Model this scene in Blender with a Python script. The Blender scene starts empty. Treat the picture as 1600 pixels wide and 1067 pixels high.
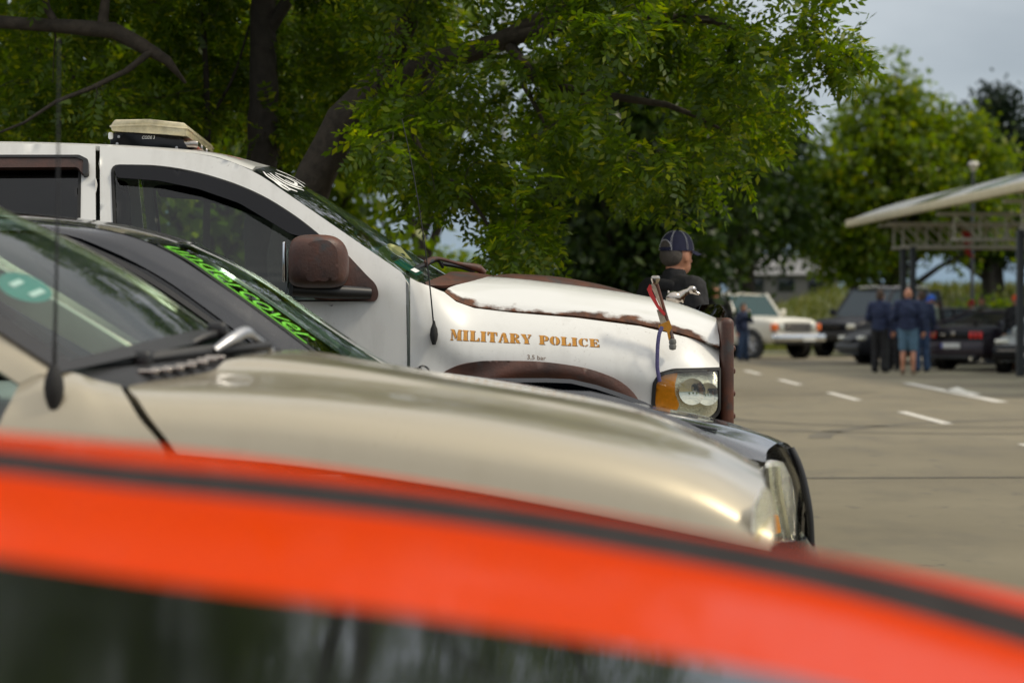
import bpy, bmesh, math, random
import numpy as np
from mathutils import Vector, Matrix, geometry

random.seed(7)
RNG = np.random.default_rng(11)
R = math.radians
SC = bpy.context.scene
COL = SC.collection

# ------------------------------------------------------------------ camera, world, sun, exposure
F, CX, HY, H = 3777.8, 800.0, 492.0, 1.25      # focal length in photo pixels, principal column, horizon row, eye height
cam_d = bpy.data.cameras.new('camera')
cam = bpy.data.objects.new('camera', cam_d); COL.objects.link(cam)
cam.location = (0, 0, H); cam.rotation_euler = (R(90), 0, 0)
cam_d.sensor_width = 36.0; cam_d.lens = F / 1600 * 36
cam_d.shift_y = -(533.5 - HY) / 1600
cam_d.clip_start = 0.05; cam_d.clip_end = 6000
cam_d.dof.use_dof = True; cam_d.dof.focus_distance = 10.6; cam_d.dof.aperture_fstop = 3.1
SC.camera = cam

SUN_EL, SUN_AZ = 50.0, 99.0                      # hazy sun high to the right of the row
world = bpy.data.worlds.new('World'); SC.world = world; world.use_nodes = True
def build_world():
    nt = world.node_tree; N, L = nt.nodes, nt.links; N.clear()
    out = N.new('ShaderNodeOutputWorld'); bg = N.new('ShaderNodeBackground'); bg.inputs['Strength'].default_value = 0.1
    sky = N.new('ShaderNodeTexSky'); sky.sky_type = 'NISHITA'; sky.sun_disc = False
    sky.sun_elevation = R(SUN_EL); sky.sun_rotation = R(SUN_AZ); sky.dust_density = 2.0
    tc = N.new('ShaderNodeTexCoord')
    sep = N.new('ShaderNodeSeparateXYZ'); L.new(tc.outputs['Generated'], sep.inputs[0])
    # overcast luminance: dull blue at the horizon, greyer and brighter upwards
    ramp = N.new('ShaderNodeValToRGB'); e = ramp.color_ramp.elements
    e[0].position = 0.0; e[0].color = (.21, .31, .41, 1)
    e[1].position = 1.0; e[1].color = (1.0, .98, .94, 1)
    for p, c in ((.016, (.25, .35, .44, 1)), (.05, (.37, .435, .49, 1)), (.12, (.47, .52, .56, 1)), (.35, (.78, .80, .82, 1))):
        k = e.new(p); k.color = c
    L.new(sep.outputs[2], ramp.inputs[0])
    mp = N.new('ShaderNodeMapping'); mp.inputs['Scale'].default_value = (1, 1, 3.2); L.new(tc.outputs['Generated'], mp.inputs[0])
    nz = N.new('ShaderNodeTexNoise'); nz.inputs['Scale'].default_value = 3.0; nz.inputs['Detail'].default_value = 7; nz.inputs['Roughness'].default_value = .55
    L.new(mp.outputs[0], nz.inputs['Vector'])
    r2 = N.new('ShaderNodeValToRGB'); r2.color_ramp.elements[0].position = .32; r2.color_ramp.elements[0].color = (.72, .74, .77, 1)
    r2.color_ramp.elements[1].position = .68; r2.color_ramp.elements[1].color = (1.22, 1.2, 1.18, 1)
    L.new(nz.outputs[0], r2.inputs[0])
    mul = N.new('ShaderNodeMix'); mul.data_type = 'RGBA'; mul.blend_type = 'MULTIPLY'; mul.inputs[0].default_value = 1; mul.clamp_result = False
    L.new(ramp.outputs[0], mul.inputs[6]); L.new(r2.outputs[0], mul.inputs[7])
    sc = N.new('ShaderNodeVectorMath'); sc.operation = 'SCALE'; sc.inputs[3].default_value = 10.0; L.new(mul.outputs[2], sc.inputs[0])
    mix = N.new('ShaderNodeMix'); mix.data_type = 'RGBA'; mix.inputs[0].default_value = .9; mix.clamp_result = False
    L.new(sky.outputs[0], mix.inputs[6]); L.new(sc.outputs[0], mix.inputs[7])
    L.new(mix.outputs[2], bg.inputs['Color']); L.new(bg.outputs[0], out.inputs[0])
build_world()
sun_d = bpy.data.lights.new('sun', 'SUN'); sun_d.energy = 2.0; sun_d.angle = R(8); sun_d.color = (1.0, .90, .72)
sun = bpy.data.objects.new('sun', sun_d); COL.objects.link(sun)
ts = Vector((math.sin(R(SUN_AZ)) * math.cos(R(SUN_EL)), math.cos(R(SUN_AZ)) * math.cos(R(SUN_EL)), math.sin(R(SUN_EL))))
sun.rotation_euler = ts.to_track_quat('Z', 'Y').to_euler()
SC.view_settings.view_transform = 'Standard'; SC.view_settings.look = 'None'
SC.view_settings.exposure = 0.18; SC.view_settings.gamma = 1.0; SC.view_settings.use_curve_mapping = False
SC.render.engine = 'CYCLES'
SC.cycles.use_denoising = True; SC.cycles.denoiser = 'OPENIMAGEDENOISE'
SC.cycles.max_bounces = 10; SC.cycles.transparent_max_bounces = 16; SC.cycles.transmission_bounces = 6
SC.cycles.diffuse_bounces = 4; SC.cycles.glossy_bounces = 4
SC.cycles.caustics_reflective = False; SC.cycles.caustics_refractive = False
SC.cycles.sample_clamp_indirect = 6.0

# ------------------------------------------------------------------ helpers
def pix(px, py, d):
    return np.array(((px - CX) / F * d, d, H + (HY - py) / F * d))

def mk(name, verts, faces, mat=None, parent=None, smooth=True, sharp=None, attrs=None):
    me = bpy.data.meshes.new(name)
    me.from_pydata([tuple(map(float, v)) for v in verts], [], [tuple(int(i) for i in f) for f in faces])
    for k, a in (attrs or {}).items():
        at = me.attributes.new(k, 'FLOAT', 'POINT'); at.data.foreach_set('value', np.asarray(a, dtype=np.float32))
    return link(name, me, mat, parent, smooth, sharp)

def link(name, me, mat=None, parent=None, smooth=True, sharp=None):
    if mat: me.materials.append(mat)
    me.polygons.foreach_set('use_smooth', np.full(len(me.polygons), bool(smooth)))
    if sharp is not None and smooth:
        bm = bmesh.new(); bm.from_mesh(me)
        for e in bm.edges:
            if len(e.link_faces) == 2 and e.calc_face_angle(0) > sharp: e.smooth = False
        bm.to_mesh(me); bm.free()
    o = bpy.data.objects.new(name, me); COL.objects.link(o)
    if parent: o.parent = parent
    return o

def from_bm(name, bm, mat=None, parent=None, smooth=True, sharp=.6):
    bmesh.ops.recalc_face_normals(bm, faces=bm.faces)
    me = bpy.data.meshes.new(name); bm.to_mesh(me); bm.free()
    return link(name, me, mat, parent, smooth, sharp)

def fast(name, verts, quads, mat=None, parent=None, smooth=False):
    """large mesh of quads (or triangles) from arrays"""
    me = bpy.data.meshes.new(name); nv, nf = len(verts), len(quads); k = quads.shape[1]
    me.vertices.add(nv); me.vertices.foreach_set('co', np.asarray(verts, dtype=np.float32).ravel())
    me.loops.add(nf * k); me.loops.foreach_set('vertex_index', np.asarray(quads, dtype=np.int32).ravel())
    me.polygons.add(nf); me.polygons.foreach_set('loop_start', np.arange(nf, dtype=np.int32) * k)
    me.update(calc_edges=True)
    return link(name, me, mat, parent, smooth)

def thing(name, label, cat, loc=(0, 0, 0), rz=0.0, group=None):
    o = bpy.data.objects.new(name, None); COL.objects.link(o); o.empty_display_size = .2
    o.location = tuple(map(float, loc)); o.rotation_euler = (0, 0, rz)
    return tag(o, label, cat, group)

def tag(o, label=None, cat=None, group=None, kind=None):
    if label: o['label'] = label
    if cat: o['category'] = cat
    if group: o['group'] = group
    if kind: o['kind'] = kind
    return o

def pchip(x, y, xi):
    x = np.asarray(x, float); y = np.asarray(y, float); xi = np.asarray(xi, float)
    if len(x) == 1: return np.full(xi.shape, y[0])
    h = np.diff(x); d = np.diff(y) / h; m = np.zeros_like(y)
    if len(x) > 2:
        w1 = 2 * h[1:] + h[:-1]; w2 = h[1:] + 2 * h[:-1]
        ok = d[:-1] * d[1:] > 0
        with np.errstate(divide='ignore', invalid='ignore'):
            m[1:-1] = np.where(ok, (w1 + w2) / (w1 / np.where(d[:-1] == 0, 1, d[:-1]) + w2 / np.where(d[1:] == 0, 1, d[1:])), 0)
    m[0], m[-1] = d[0], d[-1]
    k = np.clip(np.searchsorted(x, xi) - 1, 0, len(x) - 2); t = (xi - x[k]) / h[k]
    h00 = 2*t**3 - 3*t**2 + 1; h10 = t**3 - 2*t**2 + t; h01 = -2*t**3 + 3*t**2; h11 = t**3 - t**2
    return h00*y[k] + h10*h[k]*m[k] + h01*y[k+1] + h11*h[k]*m[k+1]

def resample(pts, n):
    p = np.asarray(pts, float); s = np.r_[0, np.cumsum(np.maximum(np.linalg.norm(np.diff(p, axis=0), axis=1), 1e-6))]
    t = np.linspace(0, s[-1], n)
    return np.stack([pchip(s, p[:, i], t) for i in range(p.shape[1])], 1)

def grid_surface(lines, nu, nw):
    A = np.stack([resample(l, nu) for l in lines])            # k, nu, 3
    d = np.linalg.norm(np.diff(A, axis=0), axis=2).mean(1)
    s = np.r_[0, np.cumsum(np.maximum(d, 1e-5))]; t = np.linspace(0, s[-1], nw)
    G = np.empty((nw, nu, 3))
    for j in range(nu):
        for c in range(3): G[:, j, c] = pchip(s, A[:, j, c], t)
    return G, t / s[-1]

def grid_faces(nw, nu, off=0):
    i, j = np.meshgrid(np.arange(nw - 1), np.arange(nu - 1), indexing='ij')
    a = i * nu + j + off
    return np.stack([a, a + 1, a + nu + 1, a + nu], -1).reshape(-1, 4)

def solid(o, t, off=-1.0):
    me = o.data; ed = np.array([l.edge_index for l in me.loops]); cnt = np.bincount(ed, minlength=len(me.edges))
    at = me.attributes.get('sharp_edge') or me.attributes.new('sharp_edge', 'BOOLEAN', 'EDGE')
    v = np.zeros(len(me.edges), bool); at.data.foreach_get('value', v); at.data.foreach_set('value', v | (cnt == 1))
    m = o.modifiers.new('thickness', 'SOLIDIFY'); m.thickness = t; m.offset = off; m.use_rim = True; m.use_even_offset = False
    return o

def loft(name, lines, nu, nw, mat, parent, thick=0.0, cap=False, flip=False):
    G, t = grid_surface(lines, nu, nw)
    V = G.reshape(-1, 3); Q = grid_faces(nw, nu)
    if flip: Q = Q[:, ::-1]
    faces = [tuple(q) for q in Q]
    if cap:
        faces.append(tuple(i * nu for i in range(nw))); faces.append(tuple(i * nu + nu - 1 for i in range(nw))[::-1])
    lv = np.repeat(t, nu); lu = np.tile(np.linspace(0, 1, nu), nw)
    o = mk(name, V, faces, mat, parent, True, None, {'lu': lu, 'lv': lv})
    if cap:
        bm = bmesh.new(); bm.from_mesh(o.data)
        for f in bm.faces:
            if len(f.verts) > 4:
                for e in f.edges: e.smooth = False
        bmesh.ops.recalc_face_normals(bm, faces=bm.faces); bm.to_mesh(o.data); bm.free()
    if thick: solid(o, thick)
    return o

def mir(line, Wd):
    l = np.array(line, float); l[:, 1] = Wd - l[:, 1]; return l

def sym(lines, Wd):
    lines = [np.array(l, float) for l in lines]
    return lines + [mir(l, Wd) for l in lines[::-1] if abs(l[:, 1].mean() - Wd / 2) > 1e-3]

def mirror_obj(o, Wd, parent=None):
    """far-side twin of a part"""
    me = o.data.copy(); n = len(me.vertices); c = np.empty(n * 3, np.float32); me.vertices.foreach_get('co', c)
    c = c.reshape(-1, 3); c[:, 1] = Wd - c[:, 1]; me.vertices.foreach_set('co', c.ravel()); me.flip_normals()
    t = bpy.data.objects.new(o.name.split('.')[0], me); COL.objects.link(t); t.parent = parent or o.parent
    for m in o.modifiers:
        if m.type == 'SOLIDIFY': solid(t, m.thickness, m.offset)
    return t

def inpoly(P, poly):
    P = np.asarray(P, float); x, y = P[:, 0], P[:, 1]; poly = np.asarray(poly, float); c = np.zeros(len(P), bool)
    j = len(poly) - 1
    for i in range(len(poly)):
        xi, yi = poly[i]; xj, yj = poly[j]
        if yi != yj: c ^= ((yi > y) != (yj > y)) & (x < (xj - xi) * (y - yi) / (yj - yi) + xi)
        j = i
    return c

def segdist(P, poly):
    P = np.asarray(P, float); poly = np.asarray(poly, float); best = np.full(len(P), 1e9)
    for i in range(len(poly)):
        a, b = poly[i - 1], poly[i]; ab = b - a; L = max((ab @ ab), 1e-9)
        t = np.clip(((P - a) @ ab) / L, 0, 1); best = np.minimum(best, np.linalg.norm(P - (a + t[:, None] * ab), axis=1))
    return best

def rounded(pts, r, n=5):
    """closed polygon with rounded corners; r one number or one per corner"""
    P = [np.array(p[:2], float) for p in pts]; N = len(P); out = []
    for i in range(N):
        ri = r[i] if hasattr(r, '__len__') else r
        a, b, c = P[i - 1], P[i], P[(i + 1) % N]
        da, dc = np.linalg.norm(a - b), np.linalg.norm(c - b); k = min(ri, da * .48, dc * .48)
        if k < .05: out.append(b); continue
        p, q = b + (a - b) / da * k, b + (c - b) / dc * k
        for t in np.linspace(0, 1, n): out.append((1-t)**2 * p + 2*t*(1-t) * b + t*t * q)
    return np.array(out)

def densify(poly, step):
    poly = np.asarray(poly, float); out = []
    for i in range(len(poly)):
        a, b = poly[i], poly[(i + 1) % len(poly)]; k = max(1, int(np.ceil(np.linalg.norm(b - a) / step)))
        for t in range(k): out.append(a + (b - a) * t / k)
    return np.array(out)

def panel(name, outline, surf, mat, parent, holes=(), step=12.0, thick=.012, smooth=True):
    """sheet cut to a 2D outline (with holes) and bent onto surf(a, b) -> x, y, z"""
    rings = [densify(outline, step)] + [densify(h, step) for h in holes]
    lo, hi = rings[0].min(0), rings[0].max(0)
    gx, gy = np.meshgrid(np.arange(lo[0] + step / 2, hi[0], step), np.arange(lo[1] + step / 2, hi[1], step))
    g = np.stack([gx.ravel(), gy.ravel()], 1); g[:, 0] += (np.round((g[:, 1] - lo[1]) / step) % 2) * step / 2
    ok = inpoly(g, rings[0])
    for h in rings[1:]: ok &= ~inpoly(g, h)
    g = g[ok]
    if len(g):
        d = np.min([segdist(g, r) for r in rings], 0); g = g[d > step * .45]
    V, E = [], []
    for r in rings:
        b = len(V); V += [Vector(p) for p in r]; E += [(b + i, b + (i + 1) % len(r)) for i in range(len(r))]
    V += [Vector(p) for p in g]
    ov, _, of, *_ = geometry.delaunay_2d_cdt(V, E, [], 0, 1e-4)
    ov = np.array([tuple(v) for v in ov]); cen = np.array([ov[list(f)].mean(0) for f in of])
    ok = inpoly(cen, rings[0])
    for h in rings[1:]: ok &= ~inpoly(cen, h)
    faces = [f for f, k in zip(of, ok) if k]
    P = np.array([surf(a, b) for a, b in ov])
    o = mk(name, P, faces, mat, parent, smooth)
    bm = bmesh.new(); bm.from_mesh(o.data)
    bmesh.ops.delete(bm, geom=[v for v in bm.verts if not v.link_faces], context='VERTS'); bm.to_mesh(o.data); bm.free()
    if thick: solid(o, thick)
    return o

def tube_data(path, radii, n=8, cap=True):
    P = np.asarray(path, float); rr = np.broadcast_to(np.asarray(radii, float), (len(P),))
    T = np.gradient(P, axis=0); T /= np.maximum(np.linalg.norm(T, axis=1), 1e-9)[:, None]
    up = np.array((0, 0, 1.0)) if abs(T[0, 2]) < .9 else np.array((1.0, 0, 0))
    V, Fc = [], []
    nrm = np.cross(T[0], up); nrm /= np.linalg.norm(nrm)
    for i in range(len(P)):
        nrm = nrm - T[i] * (nrm @ T[i]); nrm /= max(np.linalg.norm(nrm), 1e-9); b = np.cross(T[i], nrm)
        for k in range(n):
            a = 2 * math.pi * k / n; V.append(P[i] + rr[i] * (math.cos(a) * nrm + math.sin(a) * b))
    for i in range(len(P) - 1):
        for k in range(n):
            a = i * n + k; b = i * n + (k + 1) % n; Fc.append((a, b, b + n, a + n))
    if cap: Fc.append(tuple(range(n))[::-1]); Fc.append(tuple(range((len(P) - 1) * n, len(P) * n)))
    return V, Fc

def tube(name, path, radii, mat, parent, n=8, res=None):
    if res: 
        r = np.broadcast_to(np.asarray(radii, float), (len(path),))
        q = resample(np.c_[np.asarray(path, float), r], res); path, radii = q[:, :3], q[:, 3]
    V, Fc = tube_data(path, radii, n)
    return mk(name, V, Fc, mat, parent, True, .9)

class MB:
    """collects several shapes into one mesh"""
    def __init__(s): s.v = []; s.f = []
    def add(s, V, Fc):
        b = len(s.v); s.v += [tuple(map(float, v)) for v in V]; s.f += [tuple(int(i) + b for i in f) for f in Fc]; return s
    def tube(s, path, r, n=6): return s.add(*tube_data(path, r, n))
    def box(s, c, d, rz=0.0):
        M = Matrix.Rotation(rz, 3, 'Z'); V = []
        for z in (-1, 1):
            for x, y in ((-1, -1), (1, -1), (1, 1), (-1, 1)):
                V.append(tuple(M @ Vector((x * d[0] / 2, y * d[1] / 2, z * d[2] / 2)) + Vector(c)))
        return s.add(V, [(3, 2, 1, 0), (4, 5, 6, 7), (0, 1, 5, 4), (1, 2, 6, 5), (2, 3, 7, 6), (3, 0, 4, 7)])
    def build(s, name, mat, parent=None, smooth=False, sharp=.6): return mk(name, s.v, s.f, mat, parent, smooth, sharp)

def rbox(name, c, d, mat, parent, bev=.02, seg=3, rz=0.0, taper=None):
    bm = bmesh.new(); bmesh.ops.create_cube(bm, size=1)
    for v in bm.verts:
        k = 1.0
        if taper and v.co.z > 0: v.co.x *= taper; v.co.y *= taper
        v.co = Vector((v.co.x * d[0], v.co.y * d[1], v.co.z * d[2]))
    bmesh.ops.bevel(bm, geom=list(bm.edges), offset=min(bev, min(d) * .45), segments=seg, profile=.5, affect='EDGES')
    bmesh.ops.rotate(bm, verts=bm.verts, matrix=Matrix.Rotation(rz, 3, 'Z')); bmesh.ops.translate(bm, verts=bm.verts, vec=Vector(c))
    return from_bm(name, bm, mat, parent, True, .7)

def lathe(name, prof, axis, c, mat, parent, n=32, closed=False):
    """prof: (radius, offset along axis); axis 'y' or 'z' or 'x'"""
    V, Fc = [], []; m = len(prof)
    for k in range(n):
        a = 2 * math.pi * k / n
        for r, h in prof:
            x, y = r * math.cos(a), r * math.sin(a)
            V.append({'y': (x, h, y), 'z': (x, y, h), 'x': (h, x, y)}[axis])
    for k in range(n):
        for i in range(m - 1 + (1 if closed else 0)):
            a = k * m + i; b = k * m + (i + 1) % m; c2 = ((k + 1) % n) * m
            Fc.append((a, b, c2 + (i + 1) % m, c2 + i))
    bm = bmesh.new(); vs = [bm.verts.new(Vector(v) + Vector(c)) for v in V]
    for f in Fc:
        try: bm.faces.new([vs[i] for i in f])
        except ValueError: pass
    bmesh.ops.remove_doubles(bm, verts=bm.verts, dist=1e-5)
    return from_bm(name, bm, mat, parent, True, .7)

def blob(name, shapes, voxel, mat, parent, smooth_it=4, folds=0.0):
    """union of round cones ('c', p0, r0, p1, r1) and ellipsoids ('e', centre, radii, rot) as ONE continuous surface"""
    bm = bmesh.new()
    for s in shapes:
        if s[0] == 'e':
            g = bmesh.ops.create_icosphere(bm, subdivisions=3, radius=1)['verts']
            M = Matrix.Translation(Vector(s[1])) @ (s[3].to_4x4() if len(s) > 3 and s[3] is not None else Matrix.Identity(4)) @ Matrix.Diagonal((*s[2], 1))
            bmesh.ops.transform(bm, matrix=M, verts=g)
        else:
            _, p0, r0, p1, r1 = s; p0, p1 = Vector(p0), Vector(p1); ax = p1 - p0; L = max(ax.length, 1e-5)
            for p, r in ((p0, r0), (p1, r1)):
                g = bmesh.ops.create_icosphere(bm, subdivisions=2, radius=r)['verts']; bmesh.ops.translate(bm, verts=g, vec=p)
            g = bmesh.ops.create_cone(bm, cap_ends=True, segments=14, radius1=r0, radius2=r1, depth=L)['verts']
            q = Vector((0, 0, 1)).rotation_difference(ax.normalized()).to_matrix().to_4x4()
            bmesh.ops.transform(bm, matrix=Matrix.Translation((p0 + p1) / 2) @ q, verts=g)
    me = bpy.data.meshes.new(name + '_raw'); bm.to_mesh(me); bm.free()
    o = bpy.data.objects.new(name + '_raw', me); COL.objects.link(o)
    m = o.modifiers.new('r', 'REMESH'); m.mode = 'VOXEL'; m.voxel_size = voxel; m.use_smooth_shade = True
    s = o.modifiers.new('s', 'SMOOTH'); s.factor = .5; s.iterations = smooth_it
    if folds:
        tx = bpy.data.textures.get('cloth_folds') or bpy.data.textures.new('cloth_folds', 'CLOUDS'); tx.noise_scale = .11; tx.noise_depth = 2
        dm = o.modifiers.new('d', 'DISPLACE'); dm.texture = tx; dm.strength = folds; dm.mid_level = .30; dm.texture_coords = 'LOCAL'
    dg = bpy.context.evaluated_depsgraph_get(); me2 = bpy.data.meshes.new_from_object(o.evaluated_get(dg))
    bpy.data.objects.remove(o); bpy.data.meshes.remove(me); me2.name = name; me2.materials.clear()
    return link(name, me2, mat, parent, True)

class Frame:
    """a vehicle's own axes: u forward, w from its near side across, z up; T() reads a photo point lying at depth w"""
    def __init__(s, x0, y0, yaw_deg, Wd):
        a = R(yaw_deg); s.O = np.array((x0, y0, 0.0)); s.yaw = a; s.W = Wd
        s.f = np.array((math.cos(a), math.sin(a), 0)); s.s = np.array((-math.sin(a), math.cos(a), 0)); s.C = np.array((0, 0, H))
    def T(s, px, py, w):
        r = np.array(((px - CX) / F, 1.0, (HY - py) / F)); t = (w - (s.C - s.O) @ s.s) / (r @ s.s)
        p = s.C + t * r; return np.array(((p - s.O) @ s.f, w, p[2]))
    def line(s, pts, w=None):
        return np.array([s.T(p[0], p[1], p[2] if len(p) > 2 else w) for p in pts])
    def on(s, wf, off=0.0):
        def g(px, py):
            w = 0.0
            for _ in range(6):
                q = s.T(px, py, w); w = wf(q[0], q[2])
            q[1] = w - off; return q
        return g
    def root(s, name, label, cat): return thing(name, label, cat, s.O, s.yaw)

# ------------------------------------------------------------------ materials
def nodes(name):
    m = bpy.data.materials.new(name); m.use_nodes = True; nt = m.node_tree; N, L = nt.nodes, nt.links
    return m, N, L, N['Principled BSDF'], N['Material Output']

def noise_fac(N, L, scale, lo=.4, hi=.6, detail=6, coord='Object', stretch=None, rough=.6):
    tc = N.new('ShaderNodeTexCoord'); nz = N.new('ShaderNodeTexNoise'); nz.inputs['Scale'].default_value = scale
    nz.inputs['Detail'].default_value = detail; nz.inputs['Roughness'].default_value = rough
    src = tc.outputs[coord]
    if stretch:
        mp = N.new('ShaderNodeMapping'); mp.inputs['Scale'].default_value = stretch; L.new(src, mp.inputs[0]); src = mp.outputs[0]
    L.new(src, nz.inputs['Vector'])
    mr = N.new('ShaderNodeMapRange'); mr.inputs[1].default_value = lo; mr.inputs[2].default_value = hi; L.new(nz.outputs[0], mr.inputs[0])
    return mr.outputs[0]

def mixc(N, L, fac, a, b):
    m = N.new('ShaderNodeMix'); m.data_type = 'RGBA'
    for sock, v in ((m.inputs[0], fac), (m.inputs[6], a), (m.inputs[7], b)):
        if hasattr(v, 'links') or hasattr(v, 'is_linked'): L.new(v, sock)
        elif isinstance(v, (int, float)): sock.default_value = v
        else: sock.default_value = (*v[:3], 1)
    return m.outputs[2]

def plain(name, col, rough=.5, metal=0.0, coat=0.0, spec=.5, var=.12, scale=12.0, bump=0.0):
    m, N, L, P, O = nodes(name)
    P.inputs['Roughness'].default_value = rough; P.inputs['Metallic'].default_value = metal
    P.inputs['Coat Weight'].default_value = coat; P.inputs['Coat Roughness'].default_value = .04
    P.inputs['Specular IOR Level'].default_value = spec
    f = noise_fac(N, L, scale, .3, .7)
    L.new(mixc(N, L, f, tuple(c * (1 - var) for c in col), tuple(min(1, c * (1 + var)) for c in col)), P.inputs['Base Color'])
    if bump:
        b = N.new('ShaderNodeBump'); b.inputs['Strength'].default_value = bump; b.inputs['Distance'].default_value = .01
        L.new(noise_fac(N, L, scale * 4, .2, .8), b.inputs['Height']); L.new(b.outputs[0], P.inputs['Normal'])
    return m

def paint(name, col, dirt, dirt_amt=.35, metal=0.0, rough=.38, coat=.8, coat_r=.05, spec=.5, drops=0.0):
    m, N, L, P, O = nodes(name)
    P.inputs['Metallic'].default_value = metal; P.inputs['Coat Weight'].default_value = coat
    f1 = noise_fac(N, L, 2.2, .42, .75, 8); f2 = noise_fac(N, L, 55, .60, .72, 4); f3 = noise_fac(N, L, 9, .5, .8, 8, 'Object', (1, 1, .25))
    a = N.new('ShaderNodeMath'); a.operation = 'MULTIPLY'; L.new(f2, a.inputs[0]); L.new(f1, a.inputs[1])
    b = N.new('ShaderNodeMath'); b.operation = 'MAXIMUM'; L.new(a.outputs[0], b.inputs[0])
    c = N.new('ShaderNodeMath'); c.operation = 'MULTIPLY'; c.inputs[1].default_value = .4; L.new(f3, c.inputs[0]); L.new(c.outputs[0], b.inputs[1])
    d = N.new('ShaderNodeMath'); d.operation = 'MULTIPLY'; d.inputs[1].default_value = dirt_amt; L.new(b.outputs[0], d.inputs[0])
    L.new(mixc(N, L, d.outputs[0], col, dirt), P.inputs['Base Color'])
    mr = N.new('ShaderNodeMapRange'); mr.inputs[3].default_value = rough; mr.inputs[4].default_value = min(1, rough + .3); L.new(b.outputs[0], mr.inputs[0]); L.new(mr.outputs[0], P.inputs['Roughness'])
    mr = N.new('ShaderNodeMapRange'); mr.inputs[3].default_value = coat_r; mr.inputs[4].default_value = coat_r + .15; L.new(f1, mr.inputs[0]); L.new(mr.outputs[0], P.inputs['Coat Roughness'])
    P.inputs['Specular IOR Level'].default_value = spec
    if drops:
        b2 = N.new('ShaderNodeBump'); b2.inputs['Strength'].default_value = drops; b2.inputs['Distance'].default_value = .002; L.new(noise_fac(N, L, 70, .52, .75, 3), b2.inputs['Height']); L.new(b2.outputs[0], P.inputs['Coat Normal']); L.new(b2.outputs[0], P.inputs['Normal'])
    return m

def rust(name, edge=None):
    m, N, L, P, O = nodes(name)
    f1 = noise_fac(N, L, 4.0, .35, .62, 8); f2 = noise_fac(N, L, 13, .44, .62, 8); f3 = noise_fac(N, L, 7, .55, .66, 5)
    c = mixc(N, L, f1, (.036, .019, .015), (.125, .043, .024)); c = mixc(N, L, f3, c, (.045, .042, .042))
    c = mixc(N, L, f2, c, (.068, .031, .022)); L.new(c, P.inputs['Base Color'])
    P.inputs['Roughness'].default_value = .48
    b = N.new('ShaderNodeBump'); b.inputs['Strength'].default_value = .25; b.inputs['Distance'].default_value = .004
    L.new(noise_fac(N, L, 90, .2, .8), b.inputs['Height']); L.new(b.outputs[0], P.inputs['Normal'])
    return m

def glass(name, tint, rough=0.0, refl=1.0):
    m, N, L, P, O = nodes(name); N.remove(P)
    tr = N.new('ShaderNodeBsdfTransparent'); tr.inputs[0].default_value = (*tint, 1)
    gl = N.new('ShaderNodeBsdfGlossy'); gl.inputs['Roughness'].default_value = rough; gl.inputs[0].default_value = (refl, refl, refl, 1)
    fr = N.new('ShaderNodeFresnel'); ge = N.new('ShaderNodeNewGeometry')
    mr = N.new('ShaderNodeMapRange'); mr.inputs[3].default_value = 1.55; mr.inputs[4].default_value = 1 / 1.55
    L.new(ge.outputs['Backfacing'], mr.inputs[0]); L.new(mr.outputs[0], fr.inputs[0])
    mx = N.new('ShaderNodeMixShader'); L.new(fr.outputs[0], mx.inputs[0]); L.new(tr.outputs[0], mx.inputs[1]); L.new(gl.outputs[0], mx.inputs[2])
    L.new(mx.outputs[0], O.inputs[0]); return m

def leafmat(name, dark, light, yellow, transl=.45):
    m, N, L, P, O = nodes(name); N.remove(P)
    ge = N.new('ShaderNodeNewGeometry'); r = N.new('ShaderNodeValToRGB'); e = r.color_ramp.elements
    e[0].position = 0; e[0].color = (*dark, 1); e[1].position = 1; e[1].color = (*yellow, 1); k = e.new(.80); k.color = (*light, 1)
    L.new(ge.outputs['Random Per Island'], r.inputs[0])
    df = N.new('ShaderNodeBsdfDiffuse'); tl = N.new('ShaderNodeBsdfTranslucent'); gl = N.new('ShaderNodeBsdfGlossy'); gl.inputs['Roughness'].default_value = .38
    L.new(r.outputs[0], df.inputs[0])
    hs = N.new('ShaderNodeHueSaturation'); hs.inputs['Hue'].default_value = .485; hs.inputs['Saturation'].default_value = 1.15; hs.inputs['Value'].default_value = 1.9
    L.new(r.outputs[0], hs.inputs['Color']); L.new(hs.outputs[0], tl.inputs[0])
    m1 = N.new('ShaderNodeMixShader'); m1.inputs[0].default_value = transl; L.new(df.outputs[0], m1.inputs[1]); L.new(tl.outputs[0], m1.inputs[2])
    m2 = N.new('ShaderNodeMixShader'); m2.inputs[0].default_value = .022; L.new(m1.outputs[0], m2.inputs[1]); L.new(gl.outputs[0], m2.inputs[2])
    L.new(m2.outputs[0], O.inputs[0]); return m

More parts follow.
